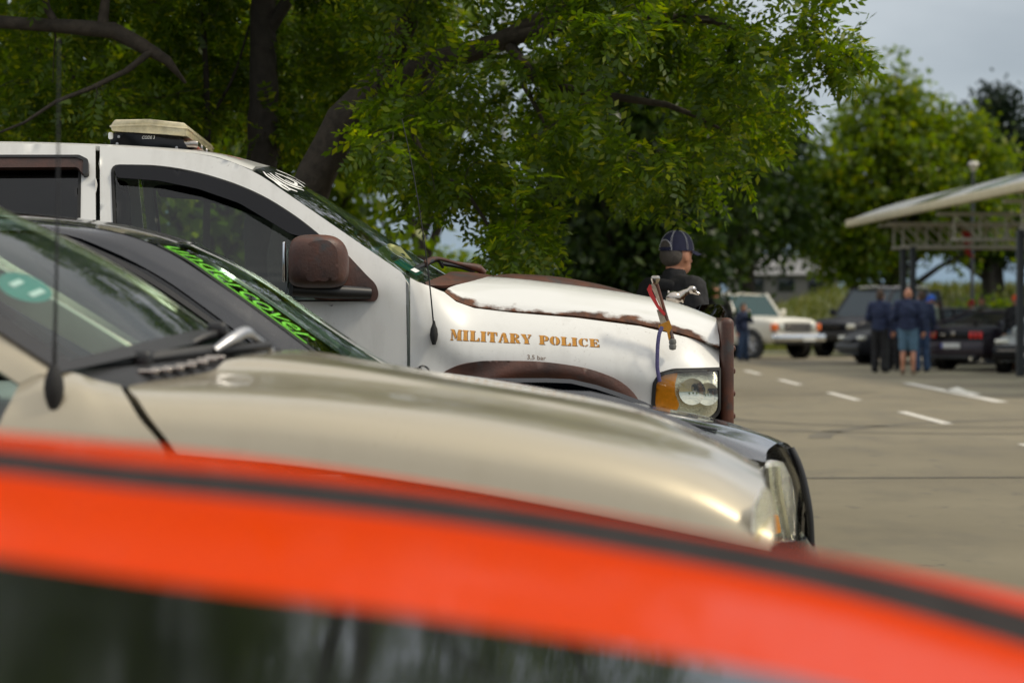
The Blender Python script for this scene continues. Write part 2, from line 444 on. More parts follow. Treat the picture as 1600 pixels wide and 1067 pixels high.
MT = dict(
    white=paint('white_paint', (.74, .735, .70), (.20, .17, .13), .6, 0, .35, .8, .06),
    gold=paint('champagne_paint', (.45, .395, .285), (.30, .27, .18), .45, .55, .34, .9, .05, .5, .05),
    black=paint('black_paint', (.010, .012, .018), (.06, .06, .055), .25, .1, .25, 1.0, .02),
    orange=paint('orange_paint', (.62, .042, .0008), (.40, .05, .015), .3, .0, .40, .36, .07, .0, .25),
    inlay=paint('gloss_black_inlay', (.004, .0045, .005), (.03, .03, .028), .2, 0, .2, 1.0, .045, .0, .05),
    rust=rust('rusted_metal'),
    chrome=plain('chrome', (.75, .76, .78), .08, 1.0, var=.04),
    dullchrome=plain('dull_chrome', (.48, .43, .38), .2, 1.0, var=.3, scale=30),
    plastic=plain('black_plastic', (.013, .013, .014), .42),
    gloss_black=plain('smoked_plastic', (.006, .006, .008), .16, spec=.3),
    rubber=plain('tyre_rubber', (.018, .018, .018), .8, var=.3, scale=30),
    dark=plain('dark_void', (.008, .008, .009), .9),
    underside=plain('dark_underbody', (.02, .02, .02), .8),
    alloy=plain('alloy', (.45, .45, .46), .35, .9),
    glass=glass('window_glass', (.62, .74, .70)),
    darkglass=glass('privacy_glass', (.05, .06, .065)),
    wglass=glass('windscreen_glass', (.46, .60, .54)),
    lens=glass('clear_lens', (.90, .90, .80)),
    smoke=glass('smoked_deflector', (.40, .25, .15), 0, .22),
    cream_lens=plain('yellowed_lens', (.62, .55, .36), .22, coat=.6, var=.25, scale=25),
    amber=plain('amber_reflector', (.85, .30, .012), .25, coat=.5, var=.15, scale=40),
    silver=plain('silvered_bowl', (.82, .81, .72), .20, .75, var=.12, scale=30, bump=.25),
    cloth=plain('seat_cloth', (.03, .033, .036), .9),
    dash=plain('dashboard', (.05, .052, .05), .6),
    yellow=plain('pale_yellow_plastic', (.55, .56, .22), .5),
    green=plain('green_sticker', (.02, .22, .18), .5),
    lime=plain('lime_vinyl', (.14, .55, .025), .45),
    ochre=plain('ochre_vinyl', (.50, .215, .010), .5, var=.2, scale=80),
    brown=plain('brown_print', (.17, .09, .04), .6),
    whitev=plain('white_vinyl', (.78, .78, .76), .5),
    red=plain('red_cloth', (.55, .035, .035), .7),
    redpaint=plain('red_vinyl', (.62, .07, .025), .5),
    blue=plain('violet_ribbon', (.10, .09, .22), .5, var=.3, scale=150),
    tan=plain('tan_cloth', (.42, .36, .27), .8, var=.3, scale=60),
)

def orient(o, out):
    me = o.data; n = np.zeros(3)
    for p in me.polygons: n += np.array(p.normal) * p.area
    if n @ np.array(out, float) < 0: me.flip_normals()
    return o
NEAR = (0, -1, 0); UP = (0, 0, 1)

def sheet(name, fn, na, nb, mat, parent, out=UP, thick=0.0, a=(0, 1), b=(0, 1)):
    """grid over fn(a, b)"""
    A = np.linspace(*a, na); B = np.linspace(*b, nb)
    V = [fn(x, y) for y in B for x in A]
    o = mk(name, V, [tuple(q) for q in grid_faces(nb, na)], mat, parent)
    orient(o, out)
    if thick: solid(o, thick)
    return o

def text2d(s, bold=.0, shear=0.0):
    c = bpy.data.curves.new('lettering', 'FONT'); c.body = s; c.offset = bold; c.shear = shear; c.resolution_u = 3; c.fill_mode = 'FRONT'
    o = bpy.data.objects.new('lettering_raw', c); COL.objects.link(o)
    me = bpy.data.meshes.new_from_object(o.evaluated_get(bpy.context.evaluated_depsgraph_get()))
    V = np.array([v.co[:2] for v in me.vertices]); Fc = [tuple(p.vertices) for p in me.polygons]
    bpy.data.objects.remove(o); bpy.data.curves.remove(c); bpy.data.meshes.remove(me)
    V -= V.min(0); V /= V.max(0); return V, Fc

def vinyl(name, V, Fc, fn, mat, parent, out=NEAR):
    return orient(mk(name, [fn(a, b) for a, b in V], Fc, mat, parent, False), out)

def quadmap(tl, tr, bl, br, surf):
    tl, tr, bl, br = (np.array(q, float) for q in (tl, tr, bl, br))
    return lambda a, b: surf(*((1-b) * ((1-a) * bl + a * br) + b * ((1-a) * tl + a * tr)))

STEM = [(0, 0), (.5, 0), (.5, .07), (.42, .11), (.42, .89), (.5, .93), (.5, 1), (0, 1), (0, .93), (.08, .89), (.08, .11), (0, .07)]
def sh(p, dx): return [(x + dx, y) for x, y in p]
def arc(cx, cy, rx, ry, a0, a1, n=9): return [(cx + rx * math.cos(R(t)), cy + ry * math.sin(R(t))) for t in np.linspace(a0, a1, n)]
GL = {
 'M': (1.08, [[(0, 0), (.22, 0), (.22, .06), (.15, .1), (.15, .62), (.09, .8), (.09, .1), (0, .06)], [(0, 1), (.34, 1), (.56, .38), (.47, .1), (.08, .92), (0, .94)],
      [(.58, .36), (.74, 1), (1.04, 1), (1.04, .93), (.97, .89), (.97, .11), (1.04, .07), (1.04, 0), (.6, 0), (.6, .07), (.66, .11), (.66, .62)]]),
 'I': (.58, [STEM]),
 'L': (.92, [STEM, [(.54, 0), (.86, 0), (.88, .36), (.82, .36), (.72, .16), (.54, .08)]]),
 'T': (.92, [sh(STEM, .19), [(0, 1), (.17, 1), (.17, .93), (.12, .84), (.06, .64), (0, .64)], [(.71, 1), (.88, 1), (.88, .64), (.82, .64), (.76, .84), (.71, .93)]]),
 'A': (1.0, [[(0, 0), (.28, 0), (.28, .06), (.2, .1), (.24, .24), (.36, .24), (.36, .32), (.27, .32), (.40, .8), (.36, .95), (.08, .1), (0, .06)],
      [(.42, 1), (.66, 1), (.92, .1), (.98, .06), (.98, 0), (.5, 0), (.5, .06), (.58, .1), (.54, .3), (.40, .86)]]),
 'R': (.98, [STEM, [(.46, 1)] + arc(.56, .75, .3, .25, 90, -90) + [(.46, .5), (.46, .57)] + arc(.52, .75, .1, .17, -80, 80, 5) + [(.46, .93)], [(.46, .46), (.62, .46), (.82, .36), (.86, .14), (.95, .12), (.93, .03), (.8, 0), (.62, .04), (.56, .3), (.46, .4)]]),
 'Y': (1.0, [[(0, 1), (.46, 1), (.46, .93), (.4, .9), (.62, .46), (.68, .44), (.68, .1), (.76, .06), (.76, 0), (.28, 0), (.28, .06), (.36, .1), (.36, .4), (.07, .9), (0, .93)],
      [(.64, 1), (.96, 1), (.96, .93), (.88, .9), (.70, .5), (.64, .6), (.76, .88), (.64, .93)]]),
 'P': (.92, [STEM, [(.46, 1)] + arc(.56, .70, .32, .3, 90, -90) + [(.46, .40), (.46, .48)] + arc(.52, .70, .1, .2, -80, 80, 5) + [(.46, .93)]]),
 'O': (.98, [arc(.44, .5, .44, .5, 96, 264, 13) + arc(.44, .5, .12, .42, 258, 102, 9), arc(.50, .5, .42, .5, -84, 84, 13) + arc(.50, .5, .12, .42, 78, -78, 9)]),
 'C': (.94, [arc(.46, .5, .46, .5, 100, 260, 13) + arc(.46, .5, .14, .42, 254, 106, 9), [(.50, 1), (.64, .96), (.74, 1), (.8, 1), (.8, .64), (.74, .64), (.68, .84), (.5, .93)], [(.50, 0), (.68, .04), (.84, .24), (.80, .3), (.66, .12), (.5, .07)]]),
 'E': (.92, [STEM, [(.54, 1), (.82, 1), (.84, .68), (.78, .68), (.7, .86), (.54, .92)], [(.54, 0), (.86, 0), (.88, .36), (.82, .36), (.72, .15), (.54, .08)], [(.46, .46), (.46, .54), (.56, .58), (.6, .68), (.65, .68), (.65, .32), (.6, .32), (.56, .42)]]),
 ' ': (.55, []),
}
def stencil(s):
    V, Fc, x = [], [], 0.0
    for ch in s:
        adv, polys = GL[ch]
        for p in polys:
            b = len(V); tri = geometry.tessellate_polygon([[Vector((q[0] * .62, q[1], 0)) for q in p]])
            V += [(q[0] * .62 + x, q[1]) for q in p]; Fc += [tuple(b + i for i in t) for t in tri]
        x += adv * .62 + .05
    V = np.array(V); V[:, 0] /= V[:, 0].max(); return V, Fc

def wheel(parent, u, w, z, r, width, side, rim_mat=None, spokes=6, rim_r=.64):
    """tyre with rim; side -1: outer face towards -w"""
    s = side
    prof = [(r * .62, 0), (r * .66, -.0), (r * .78, -.02), (r * .93, .0), (r, .03), (r, width * .5), (r, width - .03), (r * .93, width), (r * .62, width)]
    prof = [(a, (b if s < 0 else -b)) for a, b in prof]
    t = lathe('wheel', prof, 'y', (u, w, z), MT['rubber'], parent, 36)
    rim_mat = rim_mat or MT['alloy']; k = 1 if s < 0 else -1
    rp = [(r * .64, .005 * k), (r * .60, .01 * k), (r * .56, .05 * k), (r * .3, .06 * k), (.0, .06 * k)]
    lathe('rim', rp, 'y', (u, w, z), MT['dark'], t, 28)
    mb = MB()
    for i in range(spokes):
        a = 2 * math.pi * i / spokes; c, d = math.cos(a), math.sin(a)
        mb.tube([(u + c * r * .08, w + .012 * k, z + d * r * .08), (u + c * r * .6, w + .012 * k, z + d * r * .6)], (r * .10, r * .075), 6)
    mb.tube([(u, w + .0 * k, z), (u, w + .04 * k, z)], r * .15, 12)
    mb.build('spokes', rim_mat, t, True)
    lathe('rim_lip', [(r * .66, .03 * k), (r * .66, -.005 * k), (r * .60, -.005 * k), (r * .59, .03 * k)], 'y', (u, w, z), rim_mat, t, 32)
    return t

def prism(name, prof, w0, w1, fr, mat, parent, bev=.006):
    """profile of photo points at depth w0, carried straight across to w1"""
    P = [fr.T(p[0], p[1], w0) for p in prof]; n = len(P); bm = bmesh.new()
    a = [bm.verts.new((p[0], w0, p[2])) for p in P]; b = [bm.verts.new((p[0], w1, p[2])) for p in P]
    bm.faces.new(a); bm.faces.new(b[::-1])
    for i in range(n): bm.faces.new((a[i], b[i], b[(i + 1) % n], a[(i + 1) % n]))
    if bev: bmesh.ops.bevel(bm, geom=list(bm.edges), offset=bev, segments=2, profile=.5, affect='EDGES')
    return from_bm(name, bm, mat, parent, True, .6)

# ================================================================== the white pickup
def hood_material():
    m, N, L, P, O = nodes('worn_hood_paint')
    at = N.new('ShaderNodeAttribute'); at.attribute_name = 'lv'
    fold = N.new('ShaderNodeMath'); fold.operation = 'PINGPONG'; fold.inputs[1].default_value = .5; L.new(at.outputs['Fac'], fold.inputs[0])
    nz = noise_fac(N, L, 9, .3, .72, 6, 'Object', (.6, 1, 1), .55)
    k = N.new('ShaderNodeMath'); k.operation = 'MULTIPLY_ADD'; k.inputs[1].default_value = -.034; k.inputs[2].default_value = .029; L.new(nz, k.inputs[0])
    lt = N.new('ShaderNodeMath'); lt.operation = 'SUBTRACT'; L.new(k.outputs[0], lt.inputs[0]); L.new(fold.outputs[0], lt.inputs[1])
    mr = N.new('ShaderNodeMapRange'); mr.inputs[1].default_value = -.003; mr.inputs[2].default_value = .006; L.new(lt.outputs[0], mr.inputs[0])
    sc = noise_fac(N, L, 5.5, .52, .60, 9, 'Object', (1.3, 60, 60), .7)
    win = N.new('ShaderNodeMapRange'); win.interpolation_type = 'SMOOTHSTEP'; win.inputs[1].default_value = .10; win.inputs[2].default_value = .2; L.new(fold.outputs[0], win.inputs[0])
    scw = N.new('ShaderNodeMath'); scw.operation = 'MULTIPLY'; L.new(sc, scw.inputs[0]); L.new(win.outputs[0], scw.inputs[1])
    s2 = N.new('ShaderNodeMath'); s2.operation = 'MULTIPLY'; s2.inputs[1].default_value = .85; L.new(scw.outputs[0], s2.inputs[0])
    base = mixc(N, L, s2.outputs[0], (.73, .73, .70), (.14, .12, .10))
    fr = noise_fac(N, L, 26, .35, .65, 7)
    rc = mixc(N, L, fr, (.045, .020, .013), (.17, .060, .022))
    L.new(mixc(N, L, mr.outputs[0], base, rc), P.inputs['Base Color'])
    rr = N.new('ShaderNodeMapRange'); rr.inputs[3].default_value = .3; rr.inputs[4].default_value = .75; L.new(mr.outputs[0], rr.inputs[0]); L.new(rr.outputs[0], P.inputs['Roughness'])
    cw = N.new('ShaderNodeMapRange'); cw.inputs[3].default_value = .9; cw.inputs[4].default_value = 0; L.new(mr.outputs[0], cw.inputs[0]); L.new(cw.outputs[0], P.inputs['Coat Weight'])
    P.inputs['Coat Roughness'].default_value = .07
    return m

def build_truck():
    fr = Frame(0, 10.5, 2.0, 2.02); W = fr.W
    root = fr.root('pickup_truck', 'white pickup truck with rust patches, roof light bar and MILITARY POLICE lettering on its fender', 'truck')
    seam_px = [(640, 428), (695, 456), (712, 470), (740, 480), (800, 487), (900, 495), (1000, 508), (1080, 527), (1124, 543), (1150, 552)]
    S = fr.line(seam_px, .15)
    SU = np.linspace(S[0, 0], S[-1, 0], 200); SZ = pchip(S[:, 0], S[:, 2], SU); SZ = np.convolve(np.pad(SZ, 8, 'edge'), np.ones(17) / 17, 'valid')
    ue, us = fr.T(600, 480, 0)[0], fr.T(760, 480, 0)[0]
    def wf(u, z):
        cab = .40 * (z - 1.40) if z > 1.46 else (.4 * .06 * max(0, (z - 1.34) / .12) ** 2 if z > 1.34 else 0.0)
        if z < .9: cab += .04 * ((.9 - z) / .5) ** 2
        if u > ue:
            h = float(np.interp(u, SU, SZ)) - z
            fen = .15 * max(0, (.25 - h) / .25) ** 2.1 if h < .25 else .0
            fen += .012 * math.exp(-((h - .33) / .07) ** 2)
            if z < .9: fen += .04 * ((.9 - z) / .5) ** 2
            t = min(1, (u - ue) / (us - ue)); t = t * t * (3 - 2 * t); cab = (1 - t) * cab + t * min(fen, .25)
        if u > .70: cab += .09 * ((u - .70) / .26) ** 2
        return cab
    on = lambda off=0.0: fr.on(wf, off)
    far = lambda o, p=None: mirror_obj(o, W, p)
    white = MT['white']
    top = [(-330, 224), (0, 224), (150, 228), (250, 234), (330, 243), (394, 265)]
    # front door with its framed window
    hole = rounded([(173, 257), (250, 258), (312, 269), (375, 289), (422, 311), (469, 342), (500, 367), (560, 420), (588, 447), (588, 471), (181, 472)],
                   [14, 30, 40, 60, 60, 60, 60, 60, 10, 6, 6])
    outl = [(156, 228), (250, 234), (330, 243), (394, 265), (470, 317), (560, 379), (627, 425), (634, 435), (636, 560), (637, 719), (158, 719)]
    door = orient(panel('front_door', rounded(outl, [2, 60, 50, 40, 40, 40, 6, 4, 2, 2, 2]), on(), white, root, [hole]), NEAR)
    dfar = far(door)
    gl = orient(panel('window_glass', rounded([(170, 262), (250, 262), (375, 292), (500, 372), (592, 452), (590, 478), (178, 478)], 12), on(-.022), MT['glass'], door, thick=0), NEAR); far(gl, dfar)
    fr_out = hole; ctr = hole.mean(0)
    inner = np.array([p + (ctr - p) / np.linalg.norm(ctr - p) * 5.0 for p in hole])
    seal = orient(panel('window_seal', densify(hole, 8), on(.004), MT['rubber'], door, [inner], 8, .02), NEAR); far(seal, dfar)
    vis = [(179, 263), (187, 258), (250, 262), (312, 272), (375, 292), (422, 314), (469, 345), (500, 369), (492, 374), (455, 366), (422, 346), (375, 318), (312, 296), (250, 283), (183, 278)]
    v = orient(panel('window_visor', rounded(vis, 6), on(.022), MT['gloss_black'], door, (), 8, .006), NEAR); far(v, dfar)
    # rear door
    hole2 = rounded([(-270, 247), (118, 248), (127, 254), (126, 340), (122, 472), (-270, 472)], [20, 14, 8, 20, 8, 20])
    rd = orient(panel('rear_door', [(-330, 224), (0, 224), (149, 228), (151, 719), (-330, 719)], on(), white, root, [hole2]), NEAR)
    rdf = far(rd)
    g2 = orient(panel('window_glass', rounded([(-275, 252), (130, 252), (128, 478), (-275, 478)], 10), on(-.022), MT['darkglass'], rd, thick=0), NEAR); far(g2, rdf)
    in2 = np.array([p + (hole2.mean(0) - p) / np.linalg.norm(hole2.mean(0) - p) * 5 for p in hole2])
    far(orient(panel('window_seal', densify(hole2, 10), on(.004), MT['rubber'], rd, [in2], 10, .02), NEAR), rdf)
    v2 = orient(panel('window_visor', rounded([(-280, 246), (120, 246), (137, 250), (139, 268), (130, 272), (124, 262), (-280, 264)], [4, 6, 8, 5, 3, 6, 3]), on(.04), MT['rust'], rd, (), 8, .03), NEAR); far(v2, rdf)
    v3 = orient(panel('visor_edge', rounded([(-280, 243), (126, 243), (140, 250), (140, 271), (131, 273), (133, 252), (122, 247), (-280, 247)], 3), on(.046), MT['plastic'], rd, (), 8, .04), NEAR); far(v3, rdf)
    # front fender with lettering
    arcp = [(850 + 182 * math.cos(R(a)), 791 - 182 * math.sin(R(a))) for a in np.linspace(8, 172, 26)]
    fo = [(641, 434), (652, 440), (668, 446), (694, 456.5), (713, 471.5), (741, 481.5), (800, 488.5), (900, 496.5), (1000, 509.5), (1080, 528.5), (1124, 544),
          (1124, 574), (1050, 576), (1030, 582), (1020, 598), (1017, 640), (1019, 662), (1045, 690), (1045, 766)] + arcp + [(660, 766), (660, 740), (641, 740)]
    sx = np.linspace(630, 1140, 120); sp = lambda a: float(np.interp(a, sx, np.convolve(np.pad(pchip([p[0] for p in seam_px], [p[1] for p in seam_px], sx), 6, 'edge'), np.ones(13) / 13, 'valid')))
    fsurf = on(); fender = orient(panel('fender', [(p[0], p[1] - sp(p[0])) for p in densify(fo, 5)], lambda a, b: fsurf(a, b + sp(a)), white, root, (), 5.5), NEAR); ff = far(fender)
    V, Fc = stencil('MILITARY POLICE')
    for lo_, hi_ in ((-1, .58), (.58, 2)):
        keep = [f for f in Fc if lo_ < V[list(f), 0].mean() <= hi_]; ids = sorted({i for f in keep for i in f}); re_ = {i: k for k, i in enumerate(ids)}
        Vw, Fw = V[ids], [tuple(re_[i] for i in f) for f in keep]
        vinyl('lettering', Vw, Fw, quadmap((704, 514.2), (935, 530.0), (703.6, 531.2), (936, 542.2), on(.0015)), MT['ochre'], fender)
        vinyl('lettering_shadow', Vw, Fw, quadmap((705.2, 514.9), (936.4, 530.8), (705, 532.0), (937.5, 543.0), on(.0008)), MT['brown'], fender)
    V, Fc = text2d('3,5 bar')
    vinyl('pressure_lettering', V, Fc, quadmap((824, 554), (853, 556), (824, 562), (853, 564), on(.0012)), MT['brown'], fender)
    flo = [(664, 762), (674, 610), (690, 581), (720, 569), (760, 563), (850, 564), (920, 575), (965, 592), (990, 612), (1005, 640), (1022, 700), (1038, 762)]
    fli = [(850 + 176 * math.cos(R(a)), 791 - 176 * math.sin(R(a))) for a in np.linspace(10, 170, 24)]
    flare = orient(panel('wheel_arch_flare', list(rounded(flo, [2, 20, 20, 30, 40, 60, 60, 40, 30, 30, 20, 2])) + fli, lambda a, b: fr.on(wf, .014 + .03 * min(1, max(0, (math.hypot(a - 850, b - 791) - 176) / 40)) * min(1, max(0.15, (236 - math.hypot(a - 850, b - 791)) / 22)))(a, b), MT['rust'], root, (), 9, .03), NEAR); far(flare)
    # headlight
    hl = [(1023, 600), (1032, 585), (1051, 579), (1124, 577), (1124, 642), (1110, 655), (1075, 649), (1021, 637)]
    back = orient(panel('headlight', rounded(hl, [10, 8, 8, 2, 14, 12, 20, 8]), on(-.050), MT['silver'], root, (), 8, .004), NEAR)
    hfar = far(back)
    for o_ in ('lens', 'bezel'):
        if o_ == 'lens':
            o = orient(panel('lens', rounded(hl, [10, 8, 8, 2, 14, 12, 20, 8]), lambda a, b: fr.on(wf, .004 + .012 * math.sin(max(0, min(1, (a - 1021) / 103)) * math.pi))(a, b), MT['lens'], back, (), 8, 0), NEAR)
        else:
            big = rounded([(1019, 598), (1030, 582), (1050, 575.5), (1126, 573.5), (1126, 645), (1111, 658), (1074, 652), (1017, 640)], [10, 8, 8, 2, 14, 12, 20, 8])
            o = orient(panel('bezel', big, on(.010), MT['rubber'], back, [rounded([(1024.5, 601), (1033, 586.5), (1051.5, 580.5), (1123, 578.5), (1123, 641), (1109, 653.5), (1075, 647.5), (1023, 636)], [10, 8, 8, 2, 14, 12, 20, 8])], 4, .012), NEAR)
        far(o, hfar)
    am = orient(panel('turn_signal', rounded([(1026, 600), (1033, 587), (1060, 582), (1055, 600), (1055, 615), (1062, 632), (1058, 642), (1024, 636)], 4), on(-.012), MT['amber'], back, (), 6, .03), NEAR); far(am, hfar)
    for cx, cy, rr in ((1082, 612, .058), (1107, 616, .050)):
        c = fr.T(cx, cy, .02); 
        b = lathe('reflector', [(rr, .004), (rr * .93, .006), (rr * .7, .014), (rr * .4, .020), (0, .022)], 'y', (c[0], wf(c[0], c[2]) + .016, c[2]), MT['chrome'], back, 24); far(b, hfar)
    # hood
    hl = [fr.line([(695, 455.5, .15), (712, 469, .15), (740, 478.5, .15), (800, 485.5, .15), (900, 493.5, .15), (1000, 506.5, .15), (1080, 525.5, .15), (1124, 541, .15)]),
          fr.line([(698, 452), (715, 463), (745, 472), (800, 478), (900, 486), (1000, 498), (1080, 516), (1124, 531)], .165),
          fr.line([(708, 447), (735, 454), (770, 458), (820, 463), (900, 471), (1000, 484), (1080, 502), (1122, 517)], .23),
          fr.line([(735, 440), (765, 442), (800, 444), (850, 448), (900, 455), (1000, 468), (1070, 484), (1120, 503)], .32),
          fr.line([(762, 432.5), (790, 434), (820, 436.5), (850, 440), (900, 446), (1000, 461), (1060, 474), (1118, 496)], .44),
          fr.line([(766, 431.5), (795, 434), (830, 438), (900, 447), (980, 459), (1040, 471), (1106, 494)], .70),
          fr.line([(766, 432), (795, 434.5), (830, 438.5), (890, 447), (960, 458), (1020, 470), (1094, 492)], 1.01)]
    hood = orient(loft('hood', sym(hl, W), 48, 90, hood_material(), root), UP); solid(hood, .02)
    sc = [fr.line([(776, 440), (820, 443), (900, 455), (990, 471), (1008, 474)], .62),
          fr.line([(773, 433), (800, 431), (850, 434), (930, 447), (990, 463), (1011, 470)], .68),
          fr.line([(772, 431.2), (800, 429), (850, 431), (930, 443.5), (990, 460), (1012, 468)], .80),
          fr.line([(770, 430.5), (800, 428.3), (850, 430.5), (930, 443), (990, 459.5), (1008, 466)], 1.01)]
    orient(loft('hood_scoop', sym(sc, W), 30, 24, MT['rust'], root, cap=True), UP)
    cw = [fr.line([(664, 441, .15), (693, 430, .40), (707, 424.5, .55), (735, 425.5, .8), (756, 427, 1.01)]), fr.line([(667, 446, .15), (690, 446.5, .20), (715, 444, .28), (742, 440, .34), (768, 431, .62)])]
    cwl = [np.array(c) for c in cw]; cwl[1] = np.vstack([cwl[1], fr.T(772, 431.5, 1.01)])
    cowl = orient(loft('cowl', cwl, 24, 6, MT['rust'], root), (0, -1, .2)); solid(cowl, .012); far(cowl)
    # roof and windscreen
    rl = [fr.line([(p[0], p[1] + .5) for p in top], .245),
          fr.line([(-330, 221.5), (0, 221.5), (150, 225.5), (250, 231.5), (330, 240.2), (397, 262.5)], .275),
          fr.line([(-325, 222), (0, 222), (150, 225.5), (250, 230.5), (330, 238.5), (360, 245.5), (401, 260)], .36),
          fr.line([(-310, 226), (0, 226), (150, 228.5), (250, 231.5), (330, 238.5), (360, 244.5), (415, 261)], .62),
          fr.line([(-295, 230), (0, 230), (150, 231.8), (250, 233.5), (330, 239), (370, 246.5), (430, 263)], 1.01)]
    roof = orient(loft('roof', sym(rl, W), 40, 40, white, root), UP); solid(roof, .02)
    RL = grid_surface(sym(rl, W), 40, 41)[0]
    def roof_at(a, b, off=.003):
        i, j = b * 40, a * 39; i0, j0 = int(min(i, 39)), int(min(j, 38)); di, dj = i - i0, j - j0
        p = (RL[i0, j0] * (1-di) * (1-dj) + RL[i0+1, j0] * di * (1-dj) + RL[i0, j0+1] * (1-di) * dj + RL[i0+1, j0+1] * di * dj).copy(); p[2] += off; return p
    for b0 in (.13, .19):
        sheet('roof_stripe', lambda a, b: roof_at(a, b), 16, 5, MT['redpaint'], roof, UP, 0, (.80, .955), (b0, b0 + .035))
    nearL = resample(fr.line([(397, 266.5, .25), (470, 317.5, .215), (560, 379.5, .17), (627, 425, .13), (664, 443, .14)]), 24)
    cenL = resample(fr.line([(432, 264.5), (480, 291.5), (560, 342), (640, 394), (700, 431)], 1.01), 24)
    def ws(a, b, off=0.0):
        i = a * 23; k = int(min(i, 22)); d = i - k
        n = nearL[k] * (1-d) + nearL[k+1] * d; c = cenL[k] * (1-d) + cenL[k+1] * d
        bb = b if b <= .5 else 1 - b; s = 1 - (1 - 2 * bb) ** 2
        p = n * (1-s) + c * s; w = n[1] + (1.01 - n[1]) * 2 * bb; p[1] = w if b <= .5 else W - w
        p[0] += off * .6; p[2] += off * .8; return p
    wind = sheet('windscreen', ws, 24, 41, MT['wglass'], root, (1, 0, 1))
    sheet('sun_strip', lambda a, b: ws(a, b, .003), 6, 40, MT['gloss_black'], wind, (1, 0, 1), 0, (.0, .14), (.01, .99))
    # script lettering of looping white strokes on the sun strip
    mb = MB()
    def stroke(pts, wd):
        q = resample(pts, 14); t = np.gradient(q, axis=0); n = np.stack([-t[:, 1], t[:, 0]], 1); n /= np.maximum(np.linalg.norm(n, axis=1), 1e-6)[:, None]
        ww = wd * (.45 + .55 * np.sin(np.linspace(0.15, 3.0, 14)))[:, None]
        V = [ws(x, y, .006) for x, y in q + n * ww] + [ws(x, y, .006) for x, y in q - n * ww]
        mb.add(V, [(i, i + 1, i + 15, i + 14) for i in range(13)])
    for s_ in ([(.03, .05), (.07, .025), (.12, .03), (.16, .06), (.19, .04)], [(.05, .06), (.10, .055), (.16, .05), (.215, .085)], [(.11, .02), (.15, .018), (.19, .025)],
               [(.05, .10), (.09, .085), (.14, .09), (.18, .12), (.22, .17)], [(.07, .13), (.11, .12), (.16, .14), (.20, .20)], [(.06, .16), (.10, .21), (.15, .23), (.17, .18), (.12, .15)],
               [(.10, .24), (.15, .27), (.2, .25)], [(.04, .26), (.08, .34), (.13, .42), (.17, .40), (.13, .34)], [(.05, .48), (.10, .52), (.16, .60), (.19, .66)], [(.06, .7), (.12, .74), (.17, .8)]):
        stroke(np.array(s_, float), .010)
    orient(mb.build('script_lettering', MT['whitev'], wind), (1, 0, 1))
    sheet('registration_sticker', lambda a, b: ws(a, b, -.004), 8, 6, MT['green'], wind, (1, 0, 1), 0, (.80, .93), (.06, .15))
    sheet('sticker_print', lambda a, b: ws(a, b, .002), 4, 4, MT['whitev'], wind, (1, 0, 1), 0, (.885, .915), (.07, .12))
    # yellow mask plate lying against the dashboard behind the windscreen
    c = fr.T(616, 405, .52)
    mask = thing('mask_plate', 'pale yellow plate with round dark eye holes behind the white pickup windscreen', 'plate', fr.O + fr.f * c[0] + fr.s * c[1] + np.array((0, 0, c[2] - .06)), fr.yaw)
    ol = rounded([(-.075, -.06), (.10, -.06), (.095, -.02), (.03, .055), (-.02, .072), (-.07, .05)], .025)
    hs = [[(x + .017 * math.cos(t), y + .02 * math.sin(t)) for t in np.linspace(0, 2 * math.pi, 14)[:-1]] for x, y in ((.035, .008), (.0, .012))]
    orient(panel('face', ol, lambda a, b: (a, .02 * (a * 8) ** 2, b + .06), MT['yellow'], mask, hs, .02, .003), NEAR)
    # mirror
    base = orient(panel('side_mirror', rounded([(478, 440), (492, 468), (588, 471), (592, 460), (588, 444), (575, 432), (532, 386), (520, 376), (480, 376)], [4, 3, 6, 6, 8, 8, 4, 3, 3]), on(.02), MT['rust'], root, (), 8, .05), NEAR)
    c0, c1 = fr.T(446, 372, -.16), fr.T(532, 445, -.16)
    bm = bmesh.new(); bmesh.ops.create_cube(bm, size=2); bmesh.ops.subdivide_edges(bm, edges=list(bm.edges), cuts=11, use_grid_fill=True)
    for v_ in bm.verts:
        x, y, z = v_.co; n_ = (abs(x) ** 4.2 + abs(y) ** 4.2 + abs(z) ** 4.2) ** (1 / 4.2); x, y, z = x / n_, y / n_, z / n_
        if x < -.9: x = -.9 - (abs(x) - .9) * .2
        if z > 0: x = x * (1 - .13 * z * z) + (.02 - .06 * (x > 0)) * z
        if x > 0: y *= 1 - .3 * x * x; z = z * (1 - .10 * x * x) if z > 0 else z
        v_.co = Vector(((c0[0] + c1[0]) / 2 + .02 + x * ((c1[0] - c0[0]) / 2 + .015), -.14 + y * .14, (c0[2] + c1[2]) / 2 + z * ((c0[2] - c1[2]) / 2 + .014)))
    hs = from_bm('mirror_housing', bm, MT['rust'], base, True, 2.5)
    orient(panel('mirror_face', rounded([(474, 379), (512, 374), (527, 388), (530, 438), (478, 441)], [22, 18, 18, 10, 12], 8), lambda a, b: tuple(fr.T(a, b, -.283 + .0000085 * (a - 500) ** 2 + .000006 * (b - 410) ** 2)), MT['rust'], base, (), 5, .012), NEAR)
    gp = fr.T(447, 410, -.13)
    rbox('mirror_glass', (gp[0] - .004, -.13, gp[2]), (.012, .19, .17), MT['chrome'], base, .03)
    a0, a1 = fr.T(455, 452, -.13), fr.T(585, 458, -.03)
    tube('mirror_arm', [(a0[0], -.14, a0[2]), ((a0[0] + a1[0]) / 2, -.08, a0[2] - .010), (a1[0] - .02, -.02, a1[2])], (.032, .032, .026), MT['plastic'], base, 10)
    for o in (base,):
        b2 = far(o)
        for ch in list(base.children): far(ch, b2)
